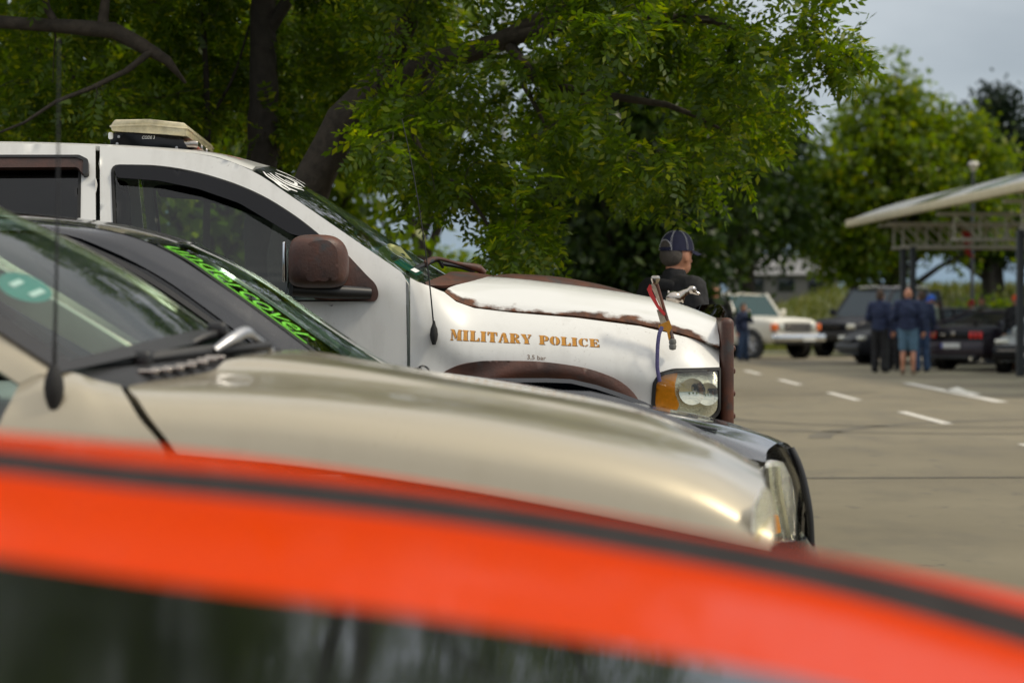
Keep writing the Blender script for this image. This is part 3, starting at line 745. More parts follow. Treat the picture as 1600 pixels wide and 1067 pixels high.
    # wipers, antenna
    wp = tube('wiper', fr.line([(637, 424, .30), (650, 419, .42), (664, 413, .52), (676, 407, .60)]), (.009, .012, .012, .010), MT['plastic'], root, 8, 8)
    P0 = fr.line([(664, 413, .50), (670, 408, .58), (682, 404, .64), (712, 411, .78), (738, 417, .86), (752, 421, .90), (757, 427, .90)])
    tube('wiper_arm', P0, (.012, .016, .010, .008, .018, .02, .016), MT['rust'], wp, 8, 14)
    tube('wiper_blade', fr.line([(664, 416, .52), (674, 410, .6), (684, 407, .66), (692, 418, .7)]), .007, MT['plastic'], wp, 6, 8)
    w2 = tube('wiper', fr.line([(690, 412, 1.0), (715, 416, 1.1), (740, 424, 1.2)]), .01, MT['plastic'], root, 8, 6)
    ab = fr.T(678, 523, -.012)
    an = lathe('antenna', [(0, -.044), (.008, -.042), (.015, -.02), (.018, 0), (.015, .025), (.008, .043), (.005, .06), (0, .062)], 'z', (ab[0], -.016, ab[2]), MT['rubber'], root, 16)
    tube('whip', fr.line([(677.5, 508, -.016), (673, 460, -.01), (666, 400, 0), (655, 325, 0), (642, 250, .01), (628, 186, .02)]), (.0042, .0035, .003, .0026, .0022, .0018), MT['plastic'], an, 6, 16)
    # grille shell, bumper, deflector
    g0, g1 = fr.T(1126, 500, .14), fr.T(1148, 660, .14)
    gm = (g0 + g1) / 2
    gr = rbox('grille', (gm[0], W / 2, gm[2] - .02), (g1[0] - g0[0] - .004, W - .26, g0[2] - g1[2] + .06), MT['rust'], root, .026, 4)
    for i in range(4):
        rbox('grille_slat', (g1[0] + .004, W / 2, .80 + .10 * i), (.03, W - .5, .028), MT['rust'], gr, .01)
    rbox('grille_post', (g1[0] + .006, W / 2, .98), (.05, .09, .40), MT['rust'], gr, .012)
    bx = fr.T(1112, 700, .1)[0]
    rbox('bumper', (bx + .02, W / 2, .62), (.26, W - .08, .27), MT['chrome'], root, .07, 4)
    def defl(a, b):
        w = .16 + (W - .32) * a; q = abs(w - W / 2) / (W / 2 - .16)
        u = hl[-1][-1, 0] + .012 - .05 * q ** 4 + .035 * b * (1 - q ** 6); zb = 1.115 + .115 * (1 - q ** 5) - .01; hgt = .078 * (1 - .45 * q ** 8)
        return (u + .05 * q ** 4, w, zb + hgt * b ** .9)
    sheet('bug_deflector', defl, 60, 8, MT['smoke'], root, (1, 0, 0), .004)
    # light bar
    lb = prism('light_bar', [(172, 208), (200, 207), (262, 211), (283, 214), (296, 237), (172, 233)], .38, 1.64, fr, MT['gloss_black'], root, .004)
    prism('lens', [(173, 195), (179, 187), (235, 186.5), (288, 192), (293, 198), (292, 213), (262, 210.5), (200, 206.5), (174, 205)], .35, 1.67, fr, MT['cream_lens'], lb, .007)
    prism('lens_seam', [(171.5, 196), (235, 194), (293.5, 200), (294.2, 202), (235, 196.5), (171, 198.5)], .346, 1.674, fr, MT['cream_lens'], lb, .001)
    e0, e1 = fr.T(262, 213, .38), fr.T(300, 240, .38)
    for i in range(5):
        w = .46 + i * .24; p = fr.T(288, 224, w)
        rbox('lamp_module', (e0[0] + .085, w, e0[2] - .035), (.10, .15, .03), MT['dullchrome'], lb, .008)
    for px, py in ((185.5, 214), (183, 225), (276, 231)):
        c = fr.T(px, py, .377); lathe('screw', [(0, -.004), (.006, -.003), (.007, 0)], 'y', (c[0], .378, c[2]), MT['alloy'], lb, 10)
    rbox('end_lamp', tuple(fr.T(174, 213, .40)), (.022, .06, .032), MT['whitev'], lb, .008)
    V, Fc = text2d('CODE 3', .01, .25)
    vinyl('maker_lettering', V, Fc, lambda a, b: (lambda q: (q[0], .3765, q[2]))(fr.T(222 + 20 * a, 217.5 - 5 * b, .377)), MT['whitev'], lb)
    # interior and the rest of the vehicle
    ch = MB(); ch.box((-.95, W / 2, .72), (7.3 - 3.6, W - .24, .34)); ch.box((.30, W / 2, .90), (1.1, W - .55, .36)); ch.box((-3.6, W / 2, .66), (2.6, .9, .25))
    ch.build('chassis', MT['underside'], root)
    for w in (.52, 1.50):
        s_ = rbox('front_seat', (-1.55, w, 1.02), (.52, .54, .2), MT['cloth'], root, .06); rbox('seat_back', (-1.86, w, 1.36), (.17, .52, .66), MT['cloth'], s_, .07); rbox('headrest', (-1.90, w, 1.78), (.12, .28, .18), MT['cloth'], s_, .05)
    rs = rbox('rear_seat', (-2.75, W / 2, 1.0), (.5, 1.5, .24), MT['cloth'], root, .06); rbox('seat_back', (-3.02, W / 2, 1.34), (.15, 1.5, .6), MT['cloth'], rs, .06)
    rbox('dashboard', (-.72, W / 2, 1.22), (.5, W - .36, .28), MT['dash'], root, .07)
    st = [(-1.05 + .03 * math.sin(t), 1.50 + .19 * math.cos(t), 1.33 + .18 * math.sin(t)) for t in np.linspace(0, 2 * math.pi, 25)]
    tube('steering_wheel', st, .016, MT['plastic'], root, 8)
    ur = fr.T(-330, 300, .2)[0]
    rw = MB(); rw.box((ur + .01, W / 2, 1.08), (.03, W - .16, .85)); rw.box((ur + .01, W / 2, 1.97), (.03, W - .56, .1)); 
    for w in (.31, W - .31): rw.box((ur + .01, w, 1.7), (.03, .14, .46))
    rw.build('rear_wall', white, root); mk('rear_window', [(ur - .01, .34, 1.48), (ur - .01, W - .34, 1.48), (ur + .0, W - .36, 1.95), (ur, .36, 1.95)], [(0, 1, 2, 3)], MT['darkglass'], root)
    rk = rbox('rocker_panel', (-1.75, .08, .58), (2.75, .1, .13), MT['rust'], root, .02); far(rk)
    bedl = [[(ur - .03, .06, .62), (ur - 1.05, .02, .62), (ur - 2.0, .05, .66)], [(ur - .03, 0, .95), (ur - 1.05, -.03, .95), (ur - 2.0, .02, .95)], [(ur - .03, .02, 1.38), (ur - 1.05, .0, 1.38), (ur - 2.0, .04, 1.38)], [(ur - .03, .06, 1.43), (ur - 1.05, .05, 1.43), (ur - 2.0, .08, 1.43)]]
    bs = loft('cargo_bed', bedl, 12, 12, white, root, .05); orient(bs, NEAR); far(bs)
    rbox('tailgate', (ur - 2.0, W / 2, 1.06), (.06, W - .12, .72), white, root, .02)
    rbox('bed_floor', (ur - 1.0, W / 2, .88), (1.9, W - .2, .06), MT['underside'], root, .01)
    for u in (fr.T(850, 700, 0)[0], ur - 1.05):
        wheel(root, u, .03, .415, .415, .27, -1, None, 8); wheel(root, u, W - .03, .415, .415, .27, 1, None, 8)
    # duck ornament, marker stick
    c = fr.T(1066, 467, 1.0); k = 1.0 / fr.T(1, 0, 1)[0] if False else 1 / 328.0
    D = lambda px, py: fr.T(px, py, 1.0)
    def eb(px, py, rx, ry, rz): q = D(px, py); return ('e', (q[0], 1.0, q[2]), (rx * k, ry * k, rz * k))
    def cn(a, b, ra, rb): p, q = D(*a), D(*b); return ('c', tuple(p), ra * k, tuple(q), rb * k)
    orn = blob('duck_ornament', [eb(1053, 465.5, 13, 11, 11), cn((1046, 463), (1044, 454.5), 2.6, 1.4), cn((1060, 464), (1068, 458), 8.5, 6), cn((1068, 458), (1078, 454), 5.8, 4.6), eb(1081, 452.5, 7.4, 6.2, 6.6),
                                 cn((1085, 456.5), (1093, 459.5), 3.6, 2.2), cn((1066, 462), (1067, 472), 5, 2.2), cn((1052, 474), (1058, 480), 5, 7)], .0035, MT['dullchrome'], root, 3)
    p0, p1 = fr.T(1025, 443, .02), fr.T(1052, 536, .01)
    stk = tube('marker_stick', [p0, fr.T(1036, 480, .03), fr.T(1045, 512, .03), p1], (.011, .010, .011, .012), MT['rust'], root, 10)
    lathe('knob', [(0, .022), (.017, .018), (.0205, .010), (.0205, .004), (.014, -.014), (.010, -.02)], 'z', tuple(fr.T(1024, 437.5, .02)), MT['dullchrome'], stk, 18)
    q = fr.T(1051, 538, .01); lathe('rubber_foot', [(0, -.026), (.014, -.022), (.017, -.008), (.014, 0), (.017, .008), (.014, .022), (0, .026)], 'z', tuple(q), plain('grey_rubber', (.16, .16, .15), .7), stk, 16)
    def band(name, pts, off, mat):
        return orient(panel(name, pts, lambda a, b: tuple(fr.T(a, b, .012 - off)), mat, stk, (), 5, .005), NEAR)
    band('red_band', [(1011, 452), (1015, 444), (1018, 446), (1019, 455), (1029, 476), (1040, 490), (1038, 494), (1027, 482), (1015, 462)], .006, MT['red'])
    band('cloth_band', [(1016, 446), (1019, 443), (1024, 444), (1032, 470), (1039, 497), (1045, 508), (1038, 513), (1032, 505), (1026, 484), (1034, 484), (1022, 458)], .0, MT['tan'])
    band('tie_cord', [(1041, 503), (1046, 500), (1050, 512), (1046, 520), (1049, 530), (1045, 532), (1042, 518), (1030, 514), (1029, 508)], .004, MT['ochre'])
    rb = tube('ribbon', fr.line([(1034, 511, .0), (1030, 522, -.012), (1027.5, 545, -.014), (1027, 570, -.014), (1030.5, 596, -.006)]), .0085, MT['blue'], stk, 8, 16)
    for v_ in rb.data.vertices: v_.co.y = -.012 + (v_.co.y + .012) * .3
    return root
build_truck()

# ================================================================== the black car behind the gold one
def glass_sheet(near, cen, W, n=24):
    nl, cl = resample(near, n), resample(cen, n); wc = W / 2
    def ws(a, b, off=0.0):
        i = a * (n - 1); k = int(min(i, n - 2)); d = i - k
        p0 = nl[k] * (1-d) + nl[k+1] * d; p1 = cl[k] * (1-d) + cl[k+1] * d
        bb = b if b <= .5 else 1 - b; s = 1 - (1 - 2 * bb) ** 2
        p = p0 * (1-s) + p1 * s; w = p0[1] + (wc - p0[1]) * 2 * bb; p[1] = w if b <= .5 else W - w
        p[0] += off * .55; p[2] += off * .83; return p
    return ws

MT['lampfoil'] = plain('faceted_reflector', (.86, .87, .86), .10, .95, var=.25, scale=26, bump=.9)
def build_black():
    fr = Frame(0, 7.9, 1.0, 1.78); W = fr.W; wc = W / 2; blk = MT['black']
    root = fr.root('parked_car', 'black car with lime green lettering down its windscreen, parked beside the white pickup', 'car')
    far = lambda o, p=None: mirror_obj(o, W, p)
    near = fr.line([(244, 384, .27), (290, 408, .255), (340, 443, .235), (420, 500, .205), (500, 560, .175), (560, 606, .15)])
    cen = fr.line([(308, 381), (360, 406), (420, 441.5), (500, 497), (560, 537.5), (622, 577)], wc)
    ws = glass_sheet(near, cen, W)
    wind = sheet('windscreen', ws, 24, 41, MT['wglass'], root, (1, 0, 1))
    sheet('glass_edge', lambda a, b: ws(a, b, .003), 24, 3, MT['plastic'], wind, (1, 0, 1), 0, (0, 1), (0, .025))
    sheet('glass_edge', lambda a, b: ws(a, b, .003), 3, 41, MT['chrome'], wind, (1, 0, 1), 0, (0, .012), (0, 1))
    V, Fc = text2d('undercover', -.004, .5)
    vinyl('lettering', V, Fc, lambda a, b: ws(.02 + .70 * a, .030 + .10 * b, .005), MT['lime'], wind, (1, 0, 1))
    sheet('vinyl_underline', lambda a, b: ws(a, b, .005), 24, 3, MT['lime'], wind, (1, 0, 1), 0, (.02, .72), (.018, .026))
    # roof, cant rail and pillar: outer edge, fold, inner edge against the glass
    r_edge = [(-420, 330, .30), (-200, 331, .30), (-60, 334, .30), (40, 343, .29), (120, 352, .285), (190, 364, .28), (240, 381, .275)]
    r_top = [(-420, 321, wc), (-200, 323, wc), (-60, 327, wc), (30, 332, wc), (120, 340.5, wc), (200, 352, wc), (250, 363, wc), (304, 379, wc)]
    r_mid = [(-420, 323, .55), (-200, 325, .55), (-60, 329, .55), (30, 335, .55), (120, 343.5, .55), (190, 354, .55), (240, 366, .55), (280, 380, .55)]
    roof = orient(loft('roof', sym([fr.line(r_edge), fr.line(r_mid), fr.line(r_top)], W), 30, 30, blk, root), UP); solid(roof, .02)
    pil = [fr.line([(-420, 365, .20), (-100, 362, .20), (40, 360, .205), (100, 366, .205), (170, 391, .20), (250, 432, .18), (330, 488, .155), (400, 541, .13), (440, 575, .11)]),
           fr.line([(-420, 352, .225), (-100, 350, .225), (40, 351, .23), (120, 360, .23), (180, 378, .225), (260, 419, .205), (340, 471, .18), (420, 530, .155), (470, 575, .13)]),
           fr.line([(-420, 334, .275), (-100, 336, .275), (40, 345, .272), (120, 354, .268), (190, 366, .262), (244, 385, .262), (340, 443.5, .227), (430, 507.5, .20), (510, 568, .165)])]
    p = orient(loft('roof_pillar', pil, 40, 12, blk, root), NEAR); solid(p, .02); far(p)
    # side of the body from the window line down, and fender to the front
    def side(pts, w): return fr.line(pts, w)
    zs = [1.00, .93, .82, .62, .40, .22]; wsd = [.13, .05, .015, 0, .02, .06]
    us, uf = -3.05, .80
    def bl(z, w):
        u = np.linspace(us, uf, 14); out = []
        for x in u:
            k = max(0, (x - .25) / .55); kr = max(0, (us + .5 - x) / .5)
            out.append((x, w + .16 * k ** 2.2 + .1 * kr ** 2, z - (.22 if z > .85 else .12 if z > .7 else .0) * k ** 1.4 - .02 * kr))
        return out
    body = orient(loft('body_side', [bl(z, w) for z, w in zip(zs, wsd)], 40, 20, blk, root), NEAR); solid(body, .02); far(body)
    win = mk('side_window', [(-2.5, .12, 1.0), (-.55, .115, 1.0), tuple(fr.T(400, 541, .145)), tuple(fr.T(250, 432, .19)), tuple(fr.T(100, 366, .215)), tuple(fr.T(-300, 363, .21))], [(0, 1, 2, 3, 4, 5)], MT['darkglass'], root, False)
    far(orient(win, NEAR))
    dl = [fr.line([(112, 372, .195), (180, 402, .19), (250, 442, .17), (330, 497, .145), (400, 548, .12)]), fr.line([(108, 380, .185), (175, 408, .18), (245, 448, .16), (325, 503, .135), (395, 556, .11)])]
    far(orient(loft('window_frame', dl, 20, 3, MT['plastic'], root, .02), NEAR))
    # hood and nose
    hl = [fr.line([(560, 612), (700, 640), (900, 668), (1050, 694), (1150, 712), (1197, 722)], .10),
          fr.line([(575, 600), (700, 620), (850, 639), (1000, 658), (1100, 675), (1198, 706)], .20),
          fr.line([(590, 592), (700, 606), (850, 627), (1000, 648), (1100, 666), (1205, 698)], .30),
          fr.line([(600, 586), (700, 593), (850, 614), (1000, 640), (1100, 658), (1190, 681), (1214, 692)], .45),
          fr.line([(622, 578), (700, 584), (850, 606), (1000, 635.5), (1100, 655), (1185, 677), (1222, 690)], wc)]
    hood = orient(loft('hood', sym(hl, W), 40, 60, blk, root), UP); solid(hood, .02)
    for w, c in ((.25, ((860, 626.5), (950, 639), (1040, 653.5), (1120, 671))), (.62, ((700, 588.5), (850, 610), (1000, 637.3), (1090, 654)))):
        tube('hood_crease', fr.line([(x, y + .5) for x, y in c], w), .006, blk, hood, 6, 16)
    nz = MB()
    q = fr.T(652, 578, .62); rbox('washer_nozzle', tuple(q), (.035, .03, .018), MT['plastic'], hood, .006)
    tube('washer_hose', fr.line([(654, 574, .6), (660, 571.5, .6), (668, 575, .62), (671, 580, .62)]), .0035, MT['plastic'], hood, 6, 8)
    # nose: grille edge, lamps, bumper
    lo = [(1200, 724), (1216, 719), (1236, 722), (1249, 748), (1258, 790), (1262, 846), (1240, 856), (1214, 842), (1204, 790)]
    def nose(px, py): 
        return tuple(fr.T(px, py, .12 + .22 * max(0, (px - 1200) / 62) ** 1.6))
    lamp = orient(panel('headlight', rounded(lo, 8), lambda a, b: tuple(np.array(nose(a, b)) + np.array((-.02, .05, 0))), MT['lampfoil'], root, (), 7, .004), (1, -1, 0))
    lf = far(lamp)
    far(orient(panel('lens', rounded(lo, 8), nose, MT['lens'], lamp, (), 7, 0), (1, -1, 0)), lf)
    for px0, px1, y0, y1 in ((1214, 1238, 726, 848), (1228, 1252, 724, 846)):
        pts = [np.array(nose(px0 + (px1 - px0) * t ** 1.6 * .8, y0 + (y1 - y0) * t)) + np.array((-.025, .035, 0)) for t in np.linspace(.04, .96, 9)]
        far(tube('lamp_rib', pts, .012, MT['silver'], lamp, 6), lf)
    far(orient(panel('side_marker', rounded([(1206, 800), (1220, 806), (1224, 832), (1212, 836)], 3), lambda a, b: tuple(np.array(nose(a, b)) + np.array((-.006, .015, 0))), MT['amber'], lamp, (), 6, .006), (1, -1, 0)), lf)
    gl = [fr.line([(1238, 700), (1252, 730), (1264, 775), (1270, 820), (1272, 856)], .34), fr.line([(1232, 694), (1250, 728), (1264, 775), (1271, 820), (1273, 856)], .50), fr.line([(1226, 691), (1246, 726), (1260, 775), (1267, 820), (1269, 856)], wc)]
    g = orient(loft('grille', sym(gl, W), 16, 24, MT['gloss_black'], root, .02), (1, 0, 0))
    tube('grille_edge', fr.line([(1236, 700, .33), (1247, 722, .32), (1258, 760, .31), (1266, 810, .30), (1268, 852, .30)]), .012, MT['plastic'], g, 8, 14)
    bx = fr.T(1262, 800, .3)[0]
    bp = [[(bx - .50, -.0, z), (bx - .22, .03, z), (bx - .02, .18, z), (bx + .06 * (z < .5), .45, z), (bx + .05 + .02 * (z < .5), wc, z)] for z in (.50, .44, .34, .20)]
    bmp = [[(x, y, z) for x, y, z in l] + [(x, W - y, z) for x, y, z in l[::-1][1:]] for l in bp]
    orient(loft('bumper', bmp, 40, 8, blk, root, .02), (1, 0, 0))
    ch = MB(); ch.box((-1.1, wc, .42), (3.5, W - .36, .36)); ch.box((.25, wc, .62), (.9, W - .5, .16)); ch.build('chassis', MT['underside'], root)
    rbox('dashboard', (-.95, wc, .92), (.6, W - .4, .14), MT['dash'], root, .05)
    for w in (.5, W - .5):
        s_ = rbox('front_seat', (-1.7, w, .66), (.5, .5, .2), MT['cloth'], root, .06); rbox('seat_back', (-2.0, w, 1.0), (.16, .48, .6), MT['cloth'], s_, .07)
    rbox('tail_panel', (us + .05, wc, .72), (.12, W - .25, .62), blk, root, .05)
    rbox('tail_glass', (us + .12, wc, 1.26), (.06, W - .6, .48), MT['gloss_black'], root, .02)
    for u in (.22, -2.35):
        wheel(root, u, .02, .33, .33, .21, -1, None, 5); wheel(root, u, W - .02, .33, .33, .21, 1, None, 5)
    return root
build_black()

# ================================================================== the champagne one in front of it
def build_gold():
    fr = Frame(0, 5.4, 1.0, 1.82); W = fr.W; wc = W / 2; gd = MT['gold']
    root = fr.root('parked_car', 'champagne gold car with a ridged hood and a black whip aerial on its fender', 'car')
    far = lambda o, p=None: mirror_obj(o, W, p)
    near = fr.line([(-420, 232, .30), (-200, 379, .24), (0, 511.5, .16), (60, 551, .14), (108, 581, .12)])
    cen = fr.line([(-330, 135), (-150, 238), (0, 324), (100, 370), (200, 424), (270, 472), (330, 514), (352, 530)], wc)
    ws = glass_sheet(near, cen, W)
    wind = sheet('windscreen', ws, 30, 41, glass('pale_windscreen', (.66, .82, .77)), root, (1, 0, 1))
    sheet('glass_edge', lambda a, b: ws(a, b, .004), 30, 4, MT['plastic'], wind, (1, 0, 1), 0, (0, 1), (-.012, .022))
    sheet('glass_edge', lambda a, b: ws(a, b, .004), 4, 41, MT['plastic'], wind, (1, 0, 1), 0, (.965, 1), (0, 1))
    ov = [(.715 + .055 * math.cos(t), .135 + .045 * math.sin(t)) for t in np.linspace(0, 2 * math.pi, 25)[:-1]]
    orient(panel('registration_sticker', ov, lambda a, b: tuple(ws(a, b, -.012)), MT['green'], wind, (), .02, 0), (1, 0, 1))
    for a0, a1, b0, b1 in ((.69, .705, .115, .145), (.735, .75, .12, .155)): sheet('sticker_print', lambda a, b: ws(a, b, -.010), 4, 4, MT['whitev'], wind, (1, 0, 1), 0, (a0, a1), (b0, b1))
    # pillar and roof (out of the frame to the left), fender under the pillar
    pl = [fr.line([(-470, 268, .27), (-240, 424, .20), (-60, 540, .12), (30, 600, .09)]), fr.line([(-450, 248, .29), (-220, 400, .22), (-30, 521, .145), (70, 584, .10)]), fr.line([(-424, 230, .298), (-203, 378, .238), (-3, 510.5, .158), (106, 582, .118)])]
    p = orient(loft('roof_pillar', pl, 24, 8, gd, root), NEAR); solid(p, .02); far(p)
    rf = fr.T(-420, 232, .3)
    ru, rz = rf[0], rf[2]
    roof = orient(loft('roof', sym([[(ru - 2.6, .27, rz + .02), (ru - 1.2, .27, rz + .03), (ru, .30, rz)], [(ru - 2.6, .45, rz + .07), (ru - 1.2, .45, rz + .09), (ru + .04, .5, rz + .045)], [(ru - 2.6, wc, rz + .09), (ru - 1.2, wc, rz + .11), (ru + .06, wc, rz + .06)]], W), 20, 24, gd, root), UP); solid(roof, .02)
    # fender: top edge along the pillar foot, then the hood shut line
    fl = [fr.line([(30, 601, .09), (70, 585, .10), (108, 582, .12), (148, 593, .13), (188, 602.5, .13)]),
          fr.line([(20, 620, .05), (70, 606, .05), (120, 604, .06), (156, 612, .065), (199, 622, .06)]),
          fr.line([(0, 660, .012), (70, 648, .012), (130, 645, .014), (174, 650, .016), (219, 655, .014)]),
          fr.line([(-20, 720, -.01), (70, 706, -.01), (140, 702, -.01), (204, 704, -.008), (258, 707, -.008)]),
          fr.line([(-20, 860, .0), (70, 850, .0), (140, 850, .0), (204, 850, .0), (278, 850, .0)])]
    fen = orient(loft('fender', fl, 24, 24, gd, root), NEAR); solid(fen, .02); far(fen)
    # clamshell hood with raised ridges
    hl = [fr.line([(277, 707), (450, 724), (700, 760), (900, 796), (1050, 826), (1204, 858)], -.008),
          fr.line([(236, 655), (450, 672), (700, 706), (900, 742), (1080, 786), (1207, 838)], .012),
          fr.line([(214, 622), (420, 634), (700, 668), (900, 702), (1090, 754), (1206, 812)], .06),
          fr.line([(200, 605), (400, 614), (700, 645), (900, 680), (1100, 733), (1202, 785)], .13),
          fr.line([(235, 596), (380, 599), (700, 632), (900, 665), (1100, 716), (1196, 762)], .24),
          fr.line([(290, 588), (380, 589), (700, 623), (900, 656), (1100, 706), (1192, 748)], .34),
          fr.line([(335, 578), (380, 577), (500, 586), (700, 612), (900, 646), (1100, 698), (1190, 742)], .42),
          fr.line([(352, 563), (380, 559), (500, 569), (700, 601), (900, 634), (1100, 690), (1188, 735)], .48),
          fr.line([(400, 552), (440, 551.5), (560, 568.5), (700, 592), (850, 616), (1000, 646), (1100, 685), (1186, 729)], .66),
          fr.line([(430, 548.5), (470, 550), (560, 566), (700, 588), (850, 611.5), (1000, 641.5), (1100, 680), (1182, 723)], wc)]
    hood = orient(loft('hood', sym(hl, W), 60, 130, gd, root), UP); solid(hood, .02)
    q = fr.T(528, 568, .72); rbox('washer_nozzle', tuple(q + np.array((0, 0, .004))), (.022, .03, .014), MT['plastic'], hood, .005)
    # cowl with wipers
    cw = [fr.line([(96, 583, .13), (180, 574, .25), (260, 566, .4), (330, 548, .6), (440, 546, wc)]), fr.line([(196, 606, .14), (240, 600, .24), (300, 590, .36), (352, 574, .46), (436, 556, wc)])]
    cow = orient(loft('cowl', cw, 24, 6, MT['plastic'], root, .02), UP); far(cow)
    for i in range(7):
        w = .26 + i * .045; a, b = cw[0], cw[1]
        pa = resample(a, 40)[8 + i * 2]; pb = resample(b, 40)[8 + i * 2]; m_ = pa * .45 + pb * .55
        rbox('cowl_vent', (m_[0], m_[1], m_[2] + .008), (.05, .022, .010), MT['dullchrome'], cow, .004)
    wp = tube('wiper', fr.line([(110, 574, .20), (200, 565, .34), (300, 553, .50), (420, 540, .75)]), (.010, .014, .015, .012), MT['plastic'], root, 8, 16)
    tube('wiper_blade', fr.line([(115, 566, .2), (215, 556, .36), (330, 544, .55)]), .009, MT['plastic'], wp, 6, 10)
    rbox('wiper_pivot', tuple(fr.T(222, 563, .36)), (.05, .06, .05), MT['plastic'], wp, .015)
    w2 = tube('wiper', fr.line([(335, 548, .55), (362, 530, .6), (384, 519, .66), (396, 526, .7), (425, 548, .8)]), (.010, .015, .016, .010, .008), MT['alloy'], root, 8, 16)
    tube('wiper_arm', fr.line([(292, 540, .6), (320, 527, .65), (342, 520, .7)]), (.010, .013, .014), MT['plastic'], w2, 8, 8)
    rbox('wiper_pivot', tuple(fr.T(340, 516, .7)), (.05, .05, .045), MT['plastic'], w2, .015)
    # aerial
    b = fr.T(85, 606, .03)
    an = lathe('antenna', [(0, -.050), (.012, -.047), (.021, -.02), (.0235, .0), (.021, .02), (.012, .045), (.006, .052), (0, .053)], 'z', (b[0], .025, b[2]), MT['rubber'], root, 18)
    tube('whip', fr.line([(85, 572, .025), (87, 480, .02), (89, 390, .02), (91, 250, .03), (92, 60, .03)]), (.0055, .0040, .0034, .0028, .002), MT['plastic'], an, 6, 12)
    # nose and lamp
    hx = hl[0][-1, 0]
    lo = [(1176, 790), (1192, 758), (1203, 766), (1210, 800), (1212, 850), (1180, 852), (1174, 825)]
    def nose(px, py): return tuple(fr.T(px, py, .01 + .13 * max(0, (px - 1172) / 40) ** 2))
    lamp = orient(panel('headlight', rounded(lo, 7), lambda a, b: tuple(np.array(nose(a, b)) + np.array((.0, -.010, 0))), MT['lampfoil'], root, (), 6, .003), (1, -1, 0)); lf = far(lamp)
    far(orient(panel('lens', rounded(lo, 7), lambda a, b: tuple(np.array(nose(a, b)) + np.array((.004, -.018, 0))), MT['lens'], lamp, (), 6, 0), (1, -1, 0)), lf)
    nl = [[(hx - .05, .24, z), (hx - .02, .34, z), (hx + .0, .5, z), (hx + .01, wc, z)] for z in (.76, .70, .62)]
    nl = [l + [(x, W - y, z) for x, y, z in l[::-1][1:]] for l in nl]
    orient(loft('grille', nl, 30, 6, MT['plastic'], root, .02), (1, 0, 0))
    bp = [[(hx - .55, -.02, z), (hx - .1, .0, z), (hx + .04, .15, z), (hx + .08, .45, z), (hx + .09, wc, z)] for z in (.64, .58, .40, .30)]
    bp = [l + [(x, W - y, z) for x, y, z in l[::-1][1:]] for l in bp]
    orient(loft('bumper', bp, 40, 10, gd, root, .02), (1, 0, 0))
    # lower sides, door, wheels
    du = fr.T(60, 650, 0)[0]
    sd = [[(hx - .62, .05, min(z, .74) - .1 * (z > .9)), (hx - 1.1, w + .04, min(z, .80) - .05 * (z > .9)), (du, w, z), (du - 1.4, w, z), (du - 3.2, w + .05, z)] for z, w in ((1.0, .07), (.92, .01), (.78, -.02), (.5, -.01), (.32, .03))]
    s_ = orient(loft('body_side', [l for l in sd], 30, 14, gd, root), NEAR); solid(s_, .02); far(s_)
    win = orient(mk('side_window', [(du - .1, .10, 1.06), (ru - .05, .27, rz - .03), (ru - 2.4, .25, rz - .02), (ru - 2.6, .08, 1.06)], [(0, 1, 2, 3)], MT['darkglass'], root, False), NEAR); far(win)
    ch = MB(); ch.box((-1.4, wc, .52), (3.7, W - .32, .40)); ch.box((-.2, wc, .64), (.8, W - .7, .14)); ch.build('chassis', MT['underside'], root)
    rbox('dashboard', (-1.15, wc, 1.0), (.7, W - .3, .12), plain('grey_dashboard', (.32, .34, .33), .5), root, .05)
    for w in (.5, W - .5):
        q = rbox('front_seat', (-1.95, w, .8), (.5, .5, .2), MT['cloth'], root, .06); rbox('seat_back', (-2.2, w, 1.15), (.16, .48, .62), MT['cloth'], q, .07)
    rbox('tail_panel', (du - 3.2, wc, .75), (.12, W - .2, .8), gd, root, .05); rbox('tail_glass', (du - 3.15, wc, 1.4), (.06, W - .5, .5), MT['gloss_black'], root, .02)
    for u in (-.28, -3.1):
        wheel(root, u, -.01, .35, .35, .23, -1, None, 5); wheel(root, u, W + .01, .35, .35, .23, 1, None, 5)
    return root
build_gold()

